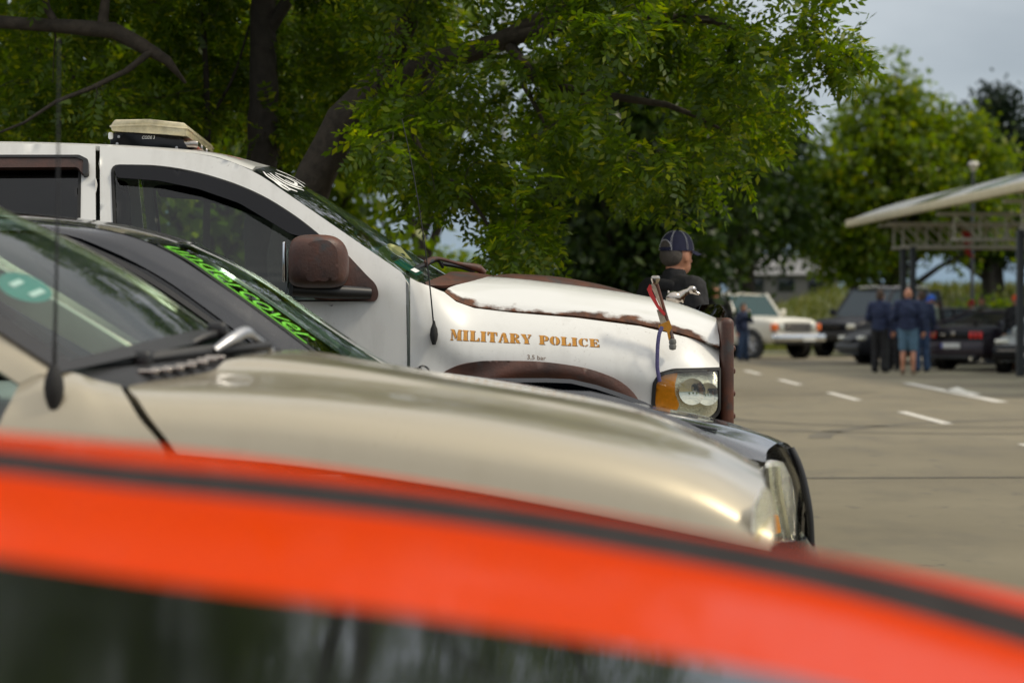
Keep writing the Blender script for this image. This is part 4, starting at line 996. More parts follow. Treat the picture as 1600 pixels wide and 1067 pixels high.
# ================================================================== the orange one nearest the camera
def build_orange():
    fr = Frame(0, .36, 1.0, 2.0); W = fr.W; wc = W / 2; og = MT['orange']
    root = fr.root('parked_car', 'bright orange car with a glossy black panel along the middle of its hood', 'car')
    far = lambda o, p=None: mirror_obj(o, W, p)
    edge = fr.line([(-1000, 628), (-400, 645), (0, 676), (400, 716), (800, 777), (1200, 850), (1600, 928), (2000, 1040), (2250, 1160)], 1.98)
    topf = fr.line([(-1000, 632), (-400, 655), (0, 687), (400, 728), (800, 788), (1200, 862), (1600, 942), (2000, 1055), (2250, 1175)], 1.92)
    s0 = fr.line([(-1000, 639), (-400, 664), (0, 698), (200, 721), (400, 738), (700, 771), (1000, 817), (1300, 874), (1600, 951), (2000, 1072), (2260, 1210)], 1.748)
    s1 = fr.line([(-1000, 668), (-400, 699), (0, 738), (200, 762), (400, 782), (700, 817), (1000, 865), (1300, 925), (1600, 1008), (2000, 1132), (2270, 1272)], 1.730)
    m1 = fr.line([(-1000, 690), (-400, 730), (0, 786), (200, 815), (400, 838), (700, 874), (1000, 928), (1300, 990), (1600, 1070), (2000, 1190), (2280, 1330)], 1.54)
    bd = fr.line([(-1000, 760), (-400, 812), (0, 872), (300, 916), (600, 954), (1000, 1014), (1250, 1060), (1600, 1150), (2000, 1280), (2300, 1420)], 1.35)
    def crown(d): 
        l = bd.copy(); l[:, 1] = wc; l[:, 2] += d; return l
    side = edge.copy(); side[:, 1] = W + .02; side[:, 2] -= .10; side2 = edge.copy(); side2[:, 1] = W + .03; side2[:, 2] = .72; side3 = edge.copy(); side3[:, 1] = W + .01; side3[:, 2] = .55
    fen = orient(loft('fender', [side3, side2, side, edge, topf, s0], 50, 24, og, root), (0, .3, 1)); solid(fen, .012); mirror_obj(fen, W).location.z = -.075
    hood = orient(loft('hood', [bd, m1, s1], 60, 24, og, root), UP); solid(hood, .012)
    def low(l, d): l = mir(l, W); l[:, 2] -= d; return l
    nb = low(bd, .042); hn = orient(loft('hood', [low(s1, .075), low(m1, .062), nb], 60, 24, og, root), UP); solid(hn, .012)
    inl = orient(loft('hood_inlay', [nb, bd], 60, 24, MT['inlay'], root), UP); solid(inl, .006)
    gut = s1.copy(); gut[:, 2] -= .002; gut[:, 1] -= .004; gut2 = s0.copy(); gut2[:, 2] -= .002; gut2[:, 1] -= .004
    g = orient(loft('hood_gutter', [gut, gut2], 50, 3, MT['rubber'], root), UP); mirror_obj(g, W).location.z = -.075
    q = fr.T(8, 808, 1.63); rbox('washer_nozzle', tuple(q + np.array((0, 0, .003))), (.036, .045, .014), MT['plastic'], hood, .006)
    u0, u1 = s1[0][0], s1[-1][0]
    nz = [[(edge[-1][0], .0, z), (u1 + .02, .25, z), (u1 + .06, wc, z)] for z in (.80, .70, .50, .30)]
    nz = [l + [(x, W - y, z) for x, y, z in l[::-1][1:]] for l in nz]
    orient(loft('bumper', nz, 30, 10, og, root, .02), (1, 0, 0))
    for w in (.32, W - .32):
        lamp = lathe('headlight', [(.085, -.02), (.09, 0), (.07, .015), (0, .03)], 'x', (u1 + .035, w, .66), MT['silver'], root, 24)
    rbox('grille', (u1 + .062, wc, .62), (.02, .8, .13), MT['plastic'], root, .008)
    # windscreen, roof, doors behind the frame's left edge
    zc = 1.10; ub = u0
    ws = glass_sheet(np.array([(ub - .75, .24, 1.42), (ub - .3, .18, 1.22), (ub + .0, .13, 1.09)]), np.array([(ub - .62, wc, 1.46), (ub - .2, wc, 1.27), (ub + .12, wc, 1.10)]), W)
    sheet('windscreen', ws, 14, 21, MT['wglass'], root, (1, 0, 1))
    roof = orient(loft('roof', sym([[(ub - 2.4, .28, 1.33), (ub - 1.6, .25, 1.42), (ub - .75, .24, 1.42)], [(ub - 2.5, wc, 1.38), (ub - 1.6, wc, 1.47), (ub - .62, wc, 1.46)]], W), 14, 14, og, root), UP); solid(roof, .02)
    pl = orient(loft('roof_pillar', [[(ub - .80, .22, 1.41), (ub - .35, .15, 1.2), (ub - .1, .1, 1.06)], [(ub - .74, .24, 1.425), (ub - .29, .185, 1.225), (ub + .01, .13, 1.09)]], 10, 3, og, root), NEAR); solid(pl, .02); far(pl)
    sd = orient(loft('body_side', [[(ub + .1, w, z), (ub - 1.2, w, z), (ub - 2.9, w + .06, z)] for z, w in ((1.06, .06), (.98, .0), (.7, -.03), (.4, -.01), (.28, .04))], 14, 12, og, root), NEAR); solid(sd, .02); far(sd)
    rs = orient(loft('rocker_panel', [[(ub + .1, w, z), (0, w, z), (u1 - .5, w, z)] for z, w in ((.56, -.01), (.40, -.01), (.28, .03))], 10, 5, og, root), NEAR); solid(rs, .02); far(rs)
    wn = orient(mk('side_window', [(ub - .15, .07, 1.05), (ub - .78, .23, 1.4), (ub - 1.7, .24, 1.4), (ub - 2.2, .06, 1.05)], [(0, 1, 2, 3)], MT['darkglass'], root, False), NEAR); far(wn)
    rbox('tail_panel', (ub - 2.9, wc, .72), (.12, W - .2, .7), og, root, .06)
    rd = orient(loft('rear_deck', [[(ub - 2.85, .1, 1.05), (ub - 2.85, W - .1, 1.05)], [(ub - 2.35, .2, 1.3), (ub - 2.35, W - .2, 1.3)]], 8, 6, MT['gloss_black'], root, .02), (-1, 0, 1))
    ch = MB(); ch.box(((ub + u1) / 2 - 1.3, wc, .50), (u1 - ub + 2.3, W - .4, .36)); ch.box((.1, wc, .70), (u1 - ub - .5, W - .4, .2)); ch.build('chassis', MT['underside'], root)
    for u in (u1 - .75, ub - 2.1):
        wheel(root, u, -.0, .34, .34, .24, -1, None, 5); wheel(root, u, W, .34, .34, .24, 1, None, 5)
    return root
build_orange()

# ================================================================== ground, lot, bank
def ground_materials():
    m, N, L, P, O = nodes('asphalt')
    f1 = noise_fac(N, L, .35, .35, .68, 8); f2 = noise_fac(N, L, 240, .35, .7, 3); f3 = noise_fac(N, L, 1.6, .5, .78, 7, 'Object', (1, .35, 1))
    c = mixc(N, L, f1, (.142, .121, .074), (.215, .185, .118)); c = mixc(N, L, f3, c, (.095, .084, .062)); c = mixc(N, L, noise_fac(N, L, 3.5, .62, .70, 5, 'Object', (1, .5, 1)), c, (.09, .08, .06))
    k = N.new('ShaderNodeMath'); k.operation = 'MULTIPLY'; k.inputs[1].default_value = .55; L.new(f2, k.inputs[0])
    c = mixc(N, L, k.outputs[0], c, (.28, .245, .17)); L.new(c, P.inputs['Base Color']); P.inputs['Roughness'].default_value = .85
    b = N.new('ShaderNodeBump'); b.inputs['Strength'].default_value = .5; b.inputs['Distance'].default_value = .004; L.new(noise_fac(N, L, 300, .3, .7, 2), b.inputs['Height']); L.new(b.outputs[0], P.inputs['Normal'])
    MT['asphalt'] = m
    m, N, L, P, O = nodes('worn_road_paint')
    f = noise_fac(N, L, 14, .30, .46, 8); L.new(mixc(N, L, f, (.20, .185, .15), (.66, .63, .56)), P.inputs['Base Color']); P.inputs['Roughness'].default_value = .8; MT['roadpaint'] = m
    m, N, L, P, O = nodes('meadow_soil')
    f1 = noise_fac(N, L, .5, .35, .65, 8); f2 = noise_fac(N, L, 6, .35, .7, 6)
    c = mixc(N, L, f1, (.085, .105, .022), (.16, .155, .042)); c = mixc(N, L, f2, c, (.060, .075, .018)); L.new(c, P.inputs['Base Color']); P.inputs['Roughness'].default_value = .95; MT['meadow'] = m
    MT['tar'] = plain('tar_joint', (.035, .033, .03), .7); MT['tree_shadow'] = plain('shadow_asphalt', (.05, .046, .036), .6, var=.3, scale=3)  # second one unused: darker asphalt colour for the trees' cast shadow
    MT['kerb'] = plain('kerb_stone', (.27, .26, .23), .85, var=.25, bump=.3)
ground_materials()
def bank_z(x, y):
    t = np.clip((y - 76) / 40, 0, 1); kx = np.clip((x - 10.5) / 6, 0, 1); up = 2.35 * (.3 + .7 * kx * kx * (3 - 2 * kx)) * t * t * (3 - 2 * t); dn = np.clip((y - 119) / 80, 0, 1); dn = dn * dn * (3 - 2 * dn)
    return np.where(y < 75.6, -.03, .12 + up * (1 - dn) + .18 * np.sin(x * .13 + 1) * np.sin(y * .11) * t * (1 - dn))
def build_ground():
    xs = np.r_[np.linspace(-1500, -70, 12), np.linspace(-60, 60, 49), np.linspace(70, 1500, 12)]
    ys = np.r_[np.linspace(-400, -45, 8), np.array([60., 75.4, 75.9]), np.linspace(77, 124, 24), np.linspace(128, 220, 14), np.linspace(260, 3500, 16)]
    X, Y = np.meshgrid(xs, ys); Z = bank_z(X, Y)
    o = mk('ground', np.stack([X.ravel(), Y.ravel(), Z.ravel()], 1), [tuple(q) for q in grid_faces(len(ys), len(xs))], MT['meadow']); tag(o, kind='structure')
    xs = np.linspace(-45, 60, 30); ys = np.linspace(-42, 75.7, 30); X, Y = np.meshgrid(xs, ys)
    lot = mk('parking_lot', np.stack([X.ravel(), Y.ravel(), 0 * X.ravel()], 1), [tuple(q) for q in grid_faces(30, 30)], MT['asphalt']); tag(lot, kind='structure')
    def mark(pts, name='lane_marking', mat='roadpaint', z=.004):
        return mk(name, [(x, y, z) for x, y in pts], [tuple(range(len(pts)))], MT[mat], lot, False)
    g = lambda px, py: ((px - CX) / F * (H * F / (py - HY)), H * F / (py - HY))
    for y0 in (19.9, 27.7, 35.4, 43.2, 50.9, 58.6, 66.0):
        k = (y0 - 27.7) * .0095
        mark([(4.93 + k, y0), (5.06 + k, y0), (5.09 + k, y0 + 3.5), (4.96 + k, y0 + 3.5)])
    # turn arrow: long shaft with a branch head to the side
    a0, a1 = g(1566, 628.5), g(1417, 598.5)
    mark([(a0[0] - .10, a0[1]), (a0[0] + .10, a0[1]), (a1[0] + .10, a1[1]), (a1[0] - .10, a1[1])])
    h0, h1 = g(1492, 604.5), g(1534, 616)
    mark([(a0[0] + .14, a0[1] + 3.2), (h1[0], h1[1]), (h1[0] + .06, h1[1] + 1.6), (h0[0] + .05, h0[1]), (a0[0] + .14, a0[1] + 5.4)])
    def seam(pts, wd=.03, mat='tar'):
        P = resample(np.array([(x, y, .004) for x, y in pts]), 40); P[1:-1, 1] += RNG.normal(0, .02, 38)
        V = np.r_[P + (0, wd, 0), P - (0, wd, 0)]
        mk('tar_joint', V, [(i, i + 1, i + 41, i + 40) for i in range(39)], MT[mat], lot, False)
    seam([(-30, 18.5), (1, 18.45), (4, 18.6), (9, 18.5), (40, 18.6)], .035)
    MT['skid'] = plain('tyre_mark', (.115, .10, .068), .8, var=.35, scale=2)
    for cx, cy, rr, a0, a1, wd in ((5.2, 29.5, 2.6, 185, 300, .10), (5.3, 29.6, 4.2, 190, 280, .10), (8.6, 24.0, 5.5, 100, 175, .12), (3.2, 40.5, 3.0, 250, 330, .14)):
        t = np.linspace(R(a0), R(a1), 24); V = [(cx + (rr + s_ * wd) * math.cos(q), cy + (rr + s_ * wd) * math.sin(q), .003) for s_ in (-1, 1) for q in t]
        mk('tyre_mark', V, [(i, i + 1, i + 25, i + 24) for i in range(23)], MT['skid'], lot, False)
    kb = MB()
    for i in range(80):
        kb = None
        x = -20 + i * .75
        if 0 < x < 40: rbox('kerb_stone', (x, 75.75, .05), (.735, .16, .13), MT['kerb'], lot, .015, 1)
    # meadow grass on the bank
    n = 26000
    x = RNG.uniform(-12, 34, n); y = 76.0 + 44 * RNG.random(n) ** 1.4; z = bank_z(x, y); h = RNG.uniform(.12, .42, n) * (0.5 + .7 * np.clip((y - 77) / 14, 0, 1)); a = RNG.uniform(0, math.pi, n)
    w = RNG.uniform(.02, .055, n); dx, dy = np.cos(a) * w, np.sin(a) * w; lx, ly = RNG.normal(0, .12, n) * h, RNG.normal(0, .12, n) * h
    V = np.stack([np.stack([x - dx, y - dy, z - .02], 1), np.stack([x + dx, y + dy, z - .02], 1), np.stack([x + lx + dx * .3, y + ly + dy * .3, z + h], 1), np.stack([x + lx - dx * .3, y + ly - dy * .3, z + h], 1)], 1).reshape(-1, 3)
    g_ = fast('grass', V, np.arange(4 * n).reshape(-1, 4), leafmat('meadow_grass', (.075, .10, .020), (.13, .145, .030), (.20, .18, .06), .3))
    tag(g_, 'tall yellowish meadow grass on the bank behind the lot', kind='stuff')
build_ground()

# ================================================================== trees
MT['bark'] = plain('bark', (.050, .040, .030), .9, var=.45, scale=18, bump=.6)
MT['darkbark'] = plain('dark_bark', (.030, .025, .020), .9, var=.4, scale=14, bump=.5)
MT['rowan'] = leafmat('pinnate_leaves', (.042, .085, .006), (.088, .155, .008), (.24, .28, .010), .55)
MT['backleaf'] = leafmat('backing_leaves', (.042, .080, .006), (.088, .148, .008), (.22, .26, .010), .58)  # nearly the same greens as the pinnate leaves
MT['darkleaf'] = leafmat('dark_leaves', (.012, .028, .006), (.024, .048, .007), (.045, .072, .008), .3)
MT['limeleaf'] = leafmat('olive_leaves', (.068, .125, .009), (.118, .180, .011), (.21, .23, .013), .56)
MT['pineleaf'] = leafmat('pine_needles', (.010, .020, .010), (.016, .030, .013), (.026, .042, .014), .15)

def unit(v): return v / np.maximum(np.linalg.norm(v, axis=-1, keepdims=True), 1e-9)

def pinnate(base, direc, length, n_pair, lw, rng):
    """all compound leaves at once: (n,3) base, (n,3) direction, (n,) length -> quads, one per leaflet"""
    n = len(base); d = unit(direc); up = np.tile((0, 0, 1.0), (n, 1)) + rng.normal(0, .45, (n, 3))
    side = unit(np.cross(d, up)); nor = np.cross(side, d)
    out = []
    for i in range(n_pair):
        t = .22 + .74 * i / (n_pair - 1)
        p = base + d * (length * t)[:, None] - nor * (length * .22 * t * t)[:, None] * 1.0
        for s in (-1, 1):
            ax = unit(side * s * 1.0 + d * .45 - nor * .28 + rng.normal(0, .16, (n, 3))); ll = length * .30 * (1 - .35 * abs(t - .5)) * rng.uniform(.85, 1.15, n)
            out.append((p, ax, ll, nor))
    p = base + d * length[:, None] - nor * (length * .24)[:, None]
    out.append((p, unit(d - nor * .4), length * .26, nor))
    V = []
    for p, ax, ll, nr in out:
        wv = unit(np.cross(ax, nr + rng.normal(0, .25, (n, 3)))) * (ll * lw)[:, None]
        V.append(np.stack([p, p + ax * (ll * .48)[:, None] + wv, p + ax * ll[:, None], p + ax * (ll * .48)[:, None] - wv], 1))
    return np.concatenate(V).reshape(-1, 3)

def grow(root, limbs, anchors, rng, bark, r_tip=.0035):
    """limbs: list of (points, radii); twigs grow to every anchor from the nearest wood"""
    Vt, Ft = [], []
    def add(P, r, n):
        b = len(Vt); V, Fc = tube_data(P, r, n, False); Vt.extend(V); Ft.extend(tuple(i + b for i in f) for f in Fc)
    pts, rad = [], []
    for P, r in limbs:
        k = max(6, int(np.linalg.norm(np.diff(np.array(P, float), axis=0), axis=1).sum() / .18)); q = resample(np.c_[np.array(P, float), np.array(r, float)], k)
        q[2:-1, :3] += rng.normal(0, .25, (k - 3, 3)) * q[2:-1, 3:4] * .5
        add(q[:, :3], q[:, 3], 9 if r[0] > .05 else 6); pts.append(q[2:, :3]); rad.append(q[2:, 3])
    pts = np.concatenate(pts); rad = np.concatenate(rad)
    buf = np.empty((len(pts) + 5 * len(anchors), 3)); rb = np.empty(len(buf)); m = len(pts); buf[:m] = pts; rb[:m] = rad
    d0 = np.array([np.min(((pts - a) ** 2).sum(1)) for a in anchors]); ends, dirs = [], []
    for a in anchors[np.argsort(d0)]:
        dd = ((buf[:m] - a) ** 2).sum(1) * (1 + .3 * (buf[:m, 2] > a[2] + .3)); j = int(np.argmin(dd)); s = buf[j]; L = math.sqrt(((s - a) ** 2).sum())
        if L < .02: continue
        r0 = min(rb[j] * .7, .0045 + .011 * L); bow = rng.normal(0, .10, 3) * L; bow[2] += .10 * L
        t = np.linspace(0, 1, 5)[:, None]; P = s + (a - s) * t + bow * (4 * t * (1 - t)) + rng.normal(0, .02, (5, 3)) * L * (t > 0) * (t < 1)
        rr = np.linspace(r0, r_tip * .7, 5); add(P, rr, 4)
        buf[m:m + 4] = P[1:]; rb[m:m + 4] = rr[1:]; m += 4; ends.append(P); 
    mk('trunk', Vt, Ft, bark, root, True)
    return ends

def leafy(root, ends, rng, per, length, n_pair, lw, mat, name='crown'):
    B, D = [], []
    for P in ends:
        seg = P[4] - P[2]
        for i in range(per):
            t = rng.uniform(.25, 1.0); k = min(3, int(t * 4)); p = P[k] + (P[k + 1] - P[k]) * (t * 4 - k)
            d = unit(P[k + 1] - P[k]) * .7 + rng.normal(0, .75, 3); d[2] -= .25; B.append(p); D.append(d)
    B, D = np.array(B), np.array(D); Ln = rng.uniform(*length, len(B))
    V = pinnate(B, D, Ln, n_pair, lw, rng)
    return fast(name, V, np.arange(len(V)).reshape(-1, 4), mat, root)

def region(poly, d0, d1, n, rng, dref):
    """points in a crown whose outline (seen from the lot, at distance dref) is poly"""
    poly = np.array(poly, float); lo, hi = poly.min(0), poly.max(0); out = []
    while len(out) < n:
        p = np.stack([rng.uniform(lo[0], hi[0], 40), rng.uniform(lo[1], hi[1], 40)], 1); dd = rng.uniform(d0, d1, 40)
        q = np.repeat(p, 5, 0) + rng.normal(0, 27, (200, 2)); dq = np.repeat(dd, 5) + rng.normal(0, .14, 200); k = inpoly(q, poly); out.extend(np.c_[q, dq][k].tolist())
    p = np.array(out)[rng.permutation(len(out))[:n] if len(out) < n + 60 else slice(0, n)]; d = p[:, 2]
    return np.stack([(p[:, 0] - CX) / F * dref, d, H + (HY - p[:, 1]) / F * dref], 1)

def build_front_trees():
    rng = np.random.default_rng(5)
    gp = lambda px, py, d: pix(px, py, d)
    # leaning tree whose limb reaches over the parked row
    b0 = gp(452, 492, 15.4); b0[2] = -.05
    t = thing('rowan_tree', 'leaning tree with feathery leaves spreading over the row behind the pickup hood', 'tree', (b0[0], b0[1], 0))
    off = lambda L: [tuple(np.array(p) - np.array((b0[0], b0[1], 0))) for p in L]
    limbs = [([b0, gp(455, 400, 15.3), gp(487, 290, 15.2), gp(540, 190, 15.1), gp(600, 125, 15.0), gp(690, 95, 14.9), gp(790, 62, 14.8), (1.6, 14.6, 4.6)], (.17, .145, .125, .115, .10, .075, .06, .02)),
             ([gp(590, 132, 15.0), gp(640, 20, 14.9), gp(700, -160, 14.8), gp(760, -420, 14.9), gp(800, -800, 15)], (.085, .075, .065, .05, .02)),
             ([gp(760, 70, 14.8), gp(900, 40, 14.6), gp(1000, 30, 14.4), gp(1080, 28, 14.3), gp(1170, 55, 14.2), gp(1260, 110, 14.2)], (.05, .042, .036, .03, .018, .006)),
             ([gp(1060, 28, 14.3), gp(1150, -30, 14.2), gp(1260, -50, 14.2)], (.025, .018, .006)),
             ([gp(790, 62, 14.8), gp(850, 130, 14.5), gp(960, 150, 14.4), gp(1060, 170, 14.3), gp(1140, 210, 14.3)], (.04, .03, .025, .018, .006)),
             ([gp(810, 95, 14.6), gp(818, 130, 14.5), gp(842, 175, 14.4), gp(852, 200, 14.4)], (.02, .018, .015, .010)),
             ([gp(690, 95, 14.9), gp(640, 200, 14.5), gp(690, 270, 14.3), gp(745, 320, 14.2), gp(770, 370, 14.2), gp(776, 405, 14.2)], (.03, .018, .014, .011, .009, .005)),
             ([gp(700, -160, 14.8), gp(560, -300, 14.6), gp(420, -420, 14.4)], (.05, .04, .015)),
             ([gp(690, -140, 14.8), gp(900, -300, 13.8), gp(1100, -380, 13.2)], (.05, .04, .015)),
             ([gp(700, -160, 14.8), (-.4, 14.0, 4.6), (-.2, 14.2, 5.6), (.2, 14.6, 6.8)], (.05, .045, .03, .012)),
             ([gp(700, -200, 14.8), (.2, 16.4, 4.2), (.6, 17.8, 4.8)], (.05, .04, .015))]
    limbs = [(off(P), r) for P, r in limbs]
    O = np.array((b0[0], b0[1], 0))
    vis = [(560, -120), (700, -120), (1310, -130), (1290, -40), (1306, 20), (1285, 60), (1300, 95), (1262, 128), (1280, 165), (1230, 205), (1195, 225), (1160, 255), (1120, 295), (1060, 318), (985, 326), (930, 280), (868, 270), (850, 330), (852, 400), (810, 432), (786, 400), (775, 330), (735, 290), (715, 205), (680, 225), (650, 300), (600, 260), (575, 180)]
    A = np.concatenate([region(vis, 13.2, 16.4, 430, rng, 14.5),
                        region([(780, 300), (850, 300), (856, 400), (815, 430), (790, 410)], 13.9, 14.6, 26, rng, 14.3), region([(600, 190), (690, 200), (715, 330), (640, 340), (600, 290)], 14.0, 15.2, 14, rng, 14.5),
                        region([(1240, 60), (1345, 88), (1330, 110), (1250, 120)], 14.0, 14.3, 8, rng, 14.2),
                        np.array([(1.93, 14.2, 2.77), (1.98, 14.2, 2.72)])])
    E = rng.normal(0, 1, (280, 3)); E = E / np.linalg.norm(E, axis=1)[:, None] * rng.uniform(.45, 1, (280, 1)) ** .6 * (2.9, 2.0, 2.0) + (.1, 15.4, 5.5); E = E[E[:, 2] > 3.55]
    ends = grow(t, limbs, A - O, rng, MT['bark'])
    leafy(t, ends, rng, 8, (.17, .27), 6, .22, MT['rowan'])
    ends2 = grow(t, limbs[1:2], E - O, rng, MT['bark']); t.children[-1].name = 'bough'
    leafy(t, ends2, rng, 12, (.24, .34), 5, .24, MT['rowan'], 'upper_crown')
    # upright tree behind the cab
    b1 = gp(413, 480, 16.6); b1[2] = -.05
    t = thing('rowan_tree', 'upright dark trunked tree standing behind the cab of the white pickup', 'tree', (b1[0], b1[1], 0)); O = np.array((b1[0], b1[1], 0)); off = lambda L: [tuple(np.array(p) - O) for p in L]
    limbs = [([b1, gp(410, 300, 16.6), gp(410, 150, 16.6), gp(413, 0, 16.6), gp(420, -250, 16.6), gp(410, -600, 16.6), gp(400, -1000, 16.7)], (.15, .115, .098, .085, .075, .05, .02)),
             ([gp(412, 60, 16.6), gp(450, 0, 16.5), gp(520, -120, 16.3), gp(560, -300, 16.2)], (.05, .045, .035, .012)),
             ([gp(410, -60, 16.6), gp(330, -200, 16.2), gp(220, -380, 15.8), gp(100, -500, 15.4)], (.06, .05, .035, .012)),
             ([gp(413, -200, 16.6), (-1.6, 15.6, 4.6), (-1.5, 15.4, 5.6), (-1.3, 15.2, 6.6)], (.06, .05, .035, .012)),
             ([gp(322, 470, 16.9), gp(324, 200, 16.8), gp(318, 40, 16.8), gp(325, -100, 16.8)], (.03, .025, .02, .01)),
             ([gp(326, 190, 16.8), gp(365, 120, 16.7), gp(390, 40, 16.6)], (.014, .011, .006)),
             ([gp(432, 470, 17.2), gp(436, 230, 17.2), gp(428, 20, 17.2)], (.03, .024, .012))]
    vis = [(250, -120), (700, -120), (690, 20), (640, 110), (600, 200), (560, 262), (480, 250), (430, 232), (330, 215), (240, 200), (235, 60)]
    A = region(vis, 16.6, 18.8, 260, rng, 16.5)
    E = rng.normal(0, 1, (210, 3)); E = E / np.linalg.norm(E, axis=1)[:, None] * rng.uniform(.4, 1, (210, 1)) ** .6 * (2.3, 2.0, 2.0) + (-1.9, 16.4, 5.5); E = E[E[:, 2] > 3.55]
    ends = grow(t, [(off(P), r) for P, r in limbs], A - O, rng, MT['darkbark']); leafy(t, ends, rng, 8, (.17, .27), 6, .22, MT['rowan'])
    ends = grow(t, [(off(limbs[0][0]), limbs[0][1])][0:1], E - O, rng, MT['darkbark']); t.children[-1].name = 'bough'; leafy(t, ends, rng, 11, (.24, .34), 5, .24, MT['rowan'], 'upper_crown')
    # tree at the left whose bough arches across the frame
    b2 = gp(-260, 480, 15.6); b2[2] = -.05
    t = thing('rowan_tree', 'tree at the left with a thick bough arching down behind the light bar', 'tree', (b2[0], b2[1], 0)); O = np.array((b2[0], b2[1], 0)); off = lambda L: [tuple(np.array(p) - O) for p in L]
    limbs = [([b2, gp(-250, 200, 15.6), gp(-230, -50, 15.6), gp(-200, -350, 15.5), gp(-160, -700, 15.4)], (.17, .13, .11, .08, .02)),
             ([gp(-245, 60, 15.6), gp(-120, 30, 15.6), gp(20, 36, 15.5), gp(90, 42, 15.5), (gp(165, 46, 15.5)), gp(215, 66, 15.5), gp(262, 95, 15.5), gp(290, 130, 15.6)], (.07, .055, .042, .046, .055, .05, .032, .01)),
             ([gp(160, 44, 15.5), gp(166, 10, 15.5), gp(158, -60, 15.4), gp(170, -200, 15.4)], (.04, .032, .026, .01)),
             ([gp(90, 42, 15.5), gp(70, 0, 15.5), gp(75, -120, 15.4)], (.03, .024, .01)),
             ([gp(240, 78, 15.5), gp(170, 128, 15.3), gp(100, 152, 15.2), gp(40, 190, 15.1), gp(-20, 215, 15.1)], (.024, .018, .014, .010, .006)),
             ([gp(-230, -50, 15.6), (-3.4, 15.0, 4.6), (-3.0, 14.9, 6.2)], (.07, .05, .012))]
    vis = [(-200, -120), (330, -120), (310, 60), (300, 170), (230, 200), (120, 212), (0, 222), (-200, 225)]
    A = region(vis, 15.5, 17.4, 250, rng, 15.5)
    E = rng.normal(0, 1, (200, 3)); E = E / np.linalg.norm(E, axis=1)[:, None] * rng.uniform(.4, 1, (200, 1)) ** .6 * (2.3, 2.0, 2.0) + (-4.3, 15.6, 5.5); E = E[E[:, 2] > 3.55]
    ends = grow(t, [(off(P), r) for P, r in limbs], A - O, rng, MT['bark']); leafy(t, ends, rng, 8, (.17, .27), 6, .22, MT['rowan'])
    ends = grow(t, [(off(limbs[0][0]), limbs[0][1])], E - O, rng, MT['bark']); t.children[-1].name = 'bough'; leafy(t, ends, rng, 11, (.24, .34), 5, .24, MT['rowan'], 'upper_crown')
build_front_trees()

def clump_tree(name, label, x, y, h, crowns, mat, nclump, per, leaf, spread, trunk_r, seed, bark='darkbark', group=None, z0=None, fork=None):
    """crowns: list of (dx, dy, z, rx, ry, rz); foliage = clumps of small leaf faces spread through the crown's volume"""
    rng = np.random.default_rng(seed); z0 = float(bank_z(np.array(x), np.array(y))) if z0 is None else z0
    t = thing(name, label, 'tree' if 'tree' in name or 'pine' in name else 'shrub', (x, y, z0), 0, group)
    vol = np.array([c[3] * c[4] * c[5] for c in crowns]) ** .75; k = rng.choice(len(crowns), nclump, p=vol / vol.sum()); C = np.array(crowns)[k]
    u = unit(rng.normal(0, 1, (nclump, 3))) * (rng.random((nclump, 1)) ** .42)
    P = C[:, :3] + u * C[:, 3:]; P[:, 2] -= z0
    sz = spread * rng.uniform(.5, 1.3, nclump); n = nclump * per; ci = np.repeat(np.arange(nclump), per)
    q = P[ci] + rng.normal(0, 1, (n, 3)) * sz[ci][:, None] * (1, 1, .7)
    a = unit(rng.normal(0, 1, (n, 3)) + (0, 0, -.3)); b = unit(np.cross(a, rng.normal(0, 1, (n, 3)))); s = leaf * rng.uniform(.6, 1.3, n)
    V = np.stack([q, q + a * (s * .5)[:, None] + b * (s * .28)[:, None], q + a * s[:, None], q + a * (s * .5)[:, None] - b * (s * .28)[:, None]], 1).reshape(-1, 3)
    fast('crown', V, np.arange(4 * n).reshape(-1, 4), mat, t)
    top = max(c[2] + c[5] * .6 for c in crowns) - z0
    Vt, Ft = [], []
    def add(Pp, r, nn):
        b_ = len(Vt); v, f = tube_data(Pp, r, nn, False); Vt.extend(v); Ft.extend(tuple(i + b_ for i in g) for g in f)
    sp = resample(np.array([(0, 0, -.15, trunk_r * 1.25), (rng.normal(0, .1), 0, top * .25, trunk_r * .9), (rng.normal(0, .2), rng.normal(0, .2), top * .6, trunk_r * .6), (0, 0, top, trunk_r * .12)]), 14); add(sp[:, :3], sp[:, 3], 9)
    for j in rng.choice(nclump, min(nclump, 46), replace=False):
        e = P[j]; hb = min(max(e[2] * rng.uniform(.4, .75), top * .15), top * .9); i = int(np.argmin(abs(sp[:, 2] - hb))); s0 = sp[i, :3]; L = np.linalg.norm(e - s0)
        add(resample(np.c_[np.array([s0, s0 + (e - s0) * .5 + (0, 0, .08 * L), e]), np.array([sp[i, 3] * .5, sp[i, 3] * .3, .012])], 6)[:, :3], np.linspace(sp[i, 3] * .5, .012, 6), 5)
    mk('trunk', Vt, Ft, MT[bark], t, True); return t
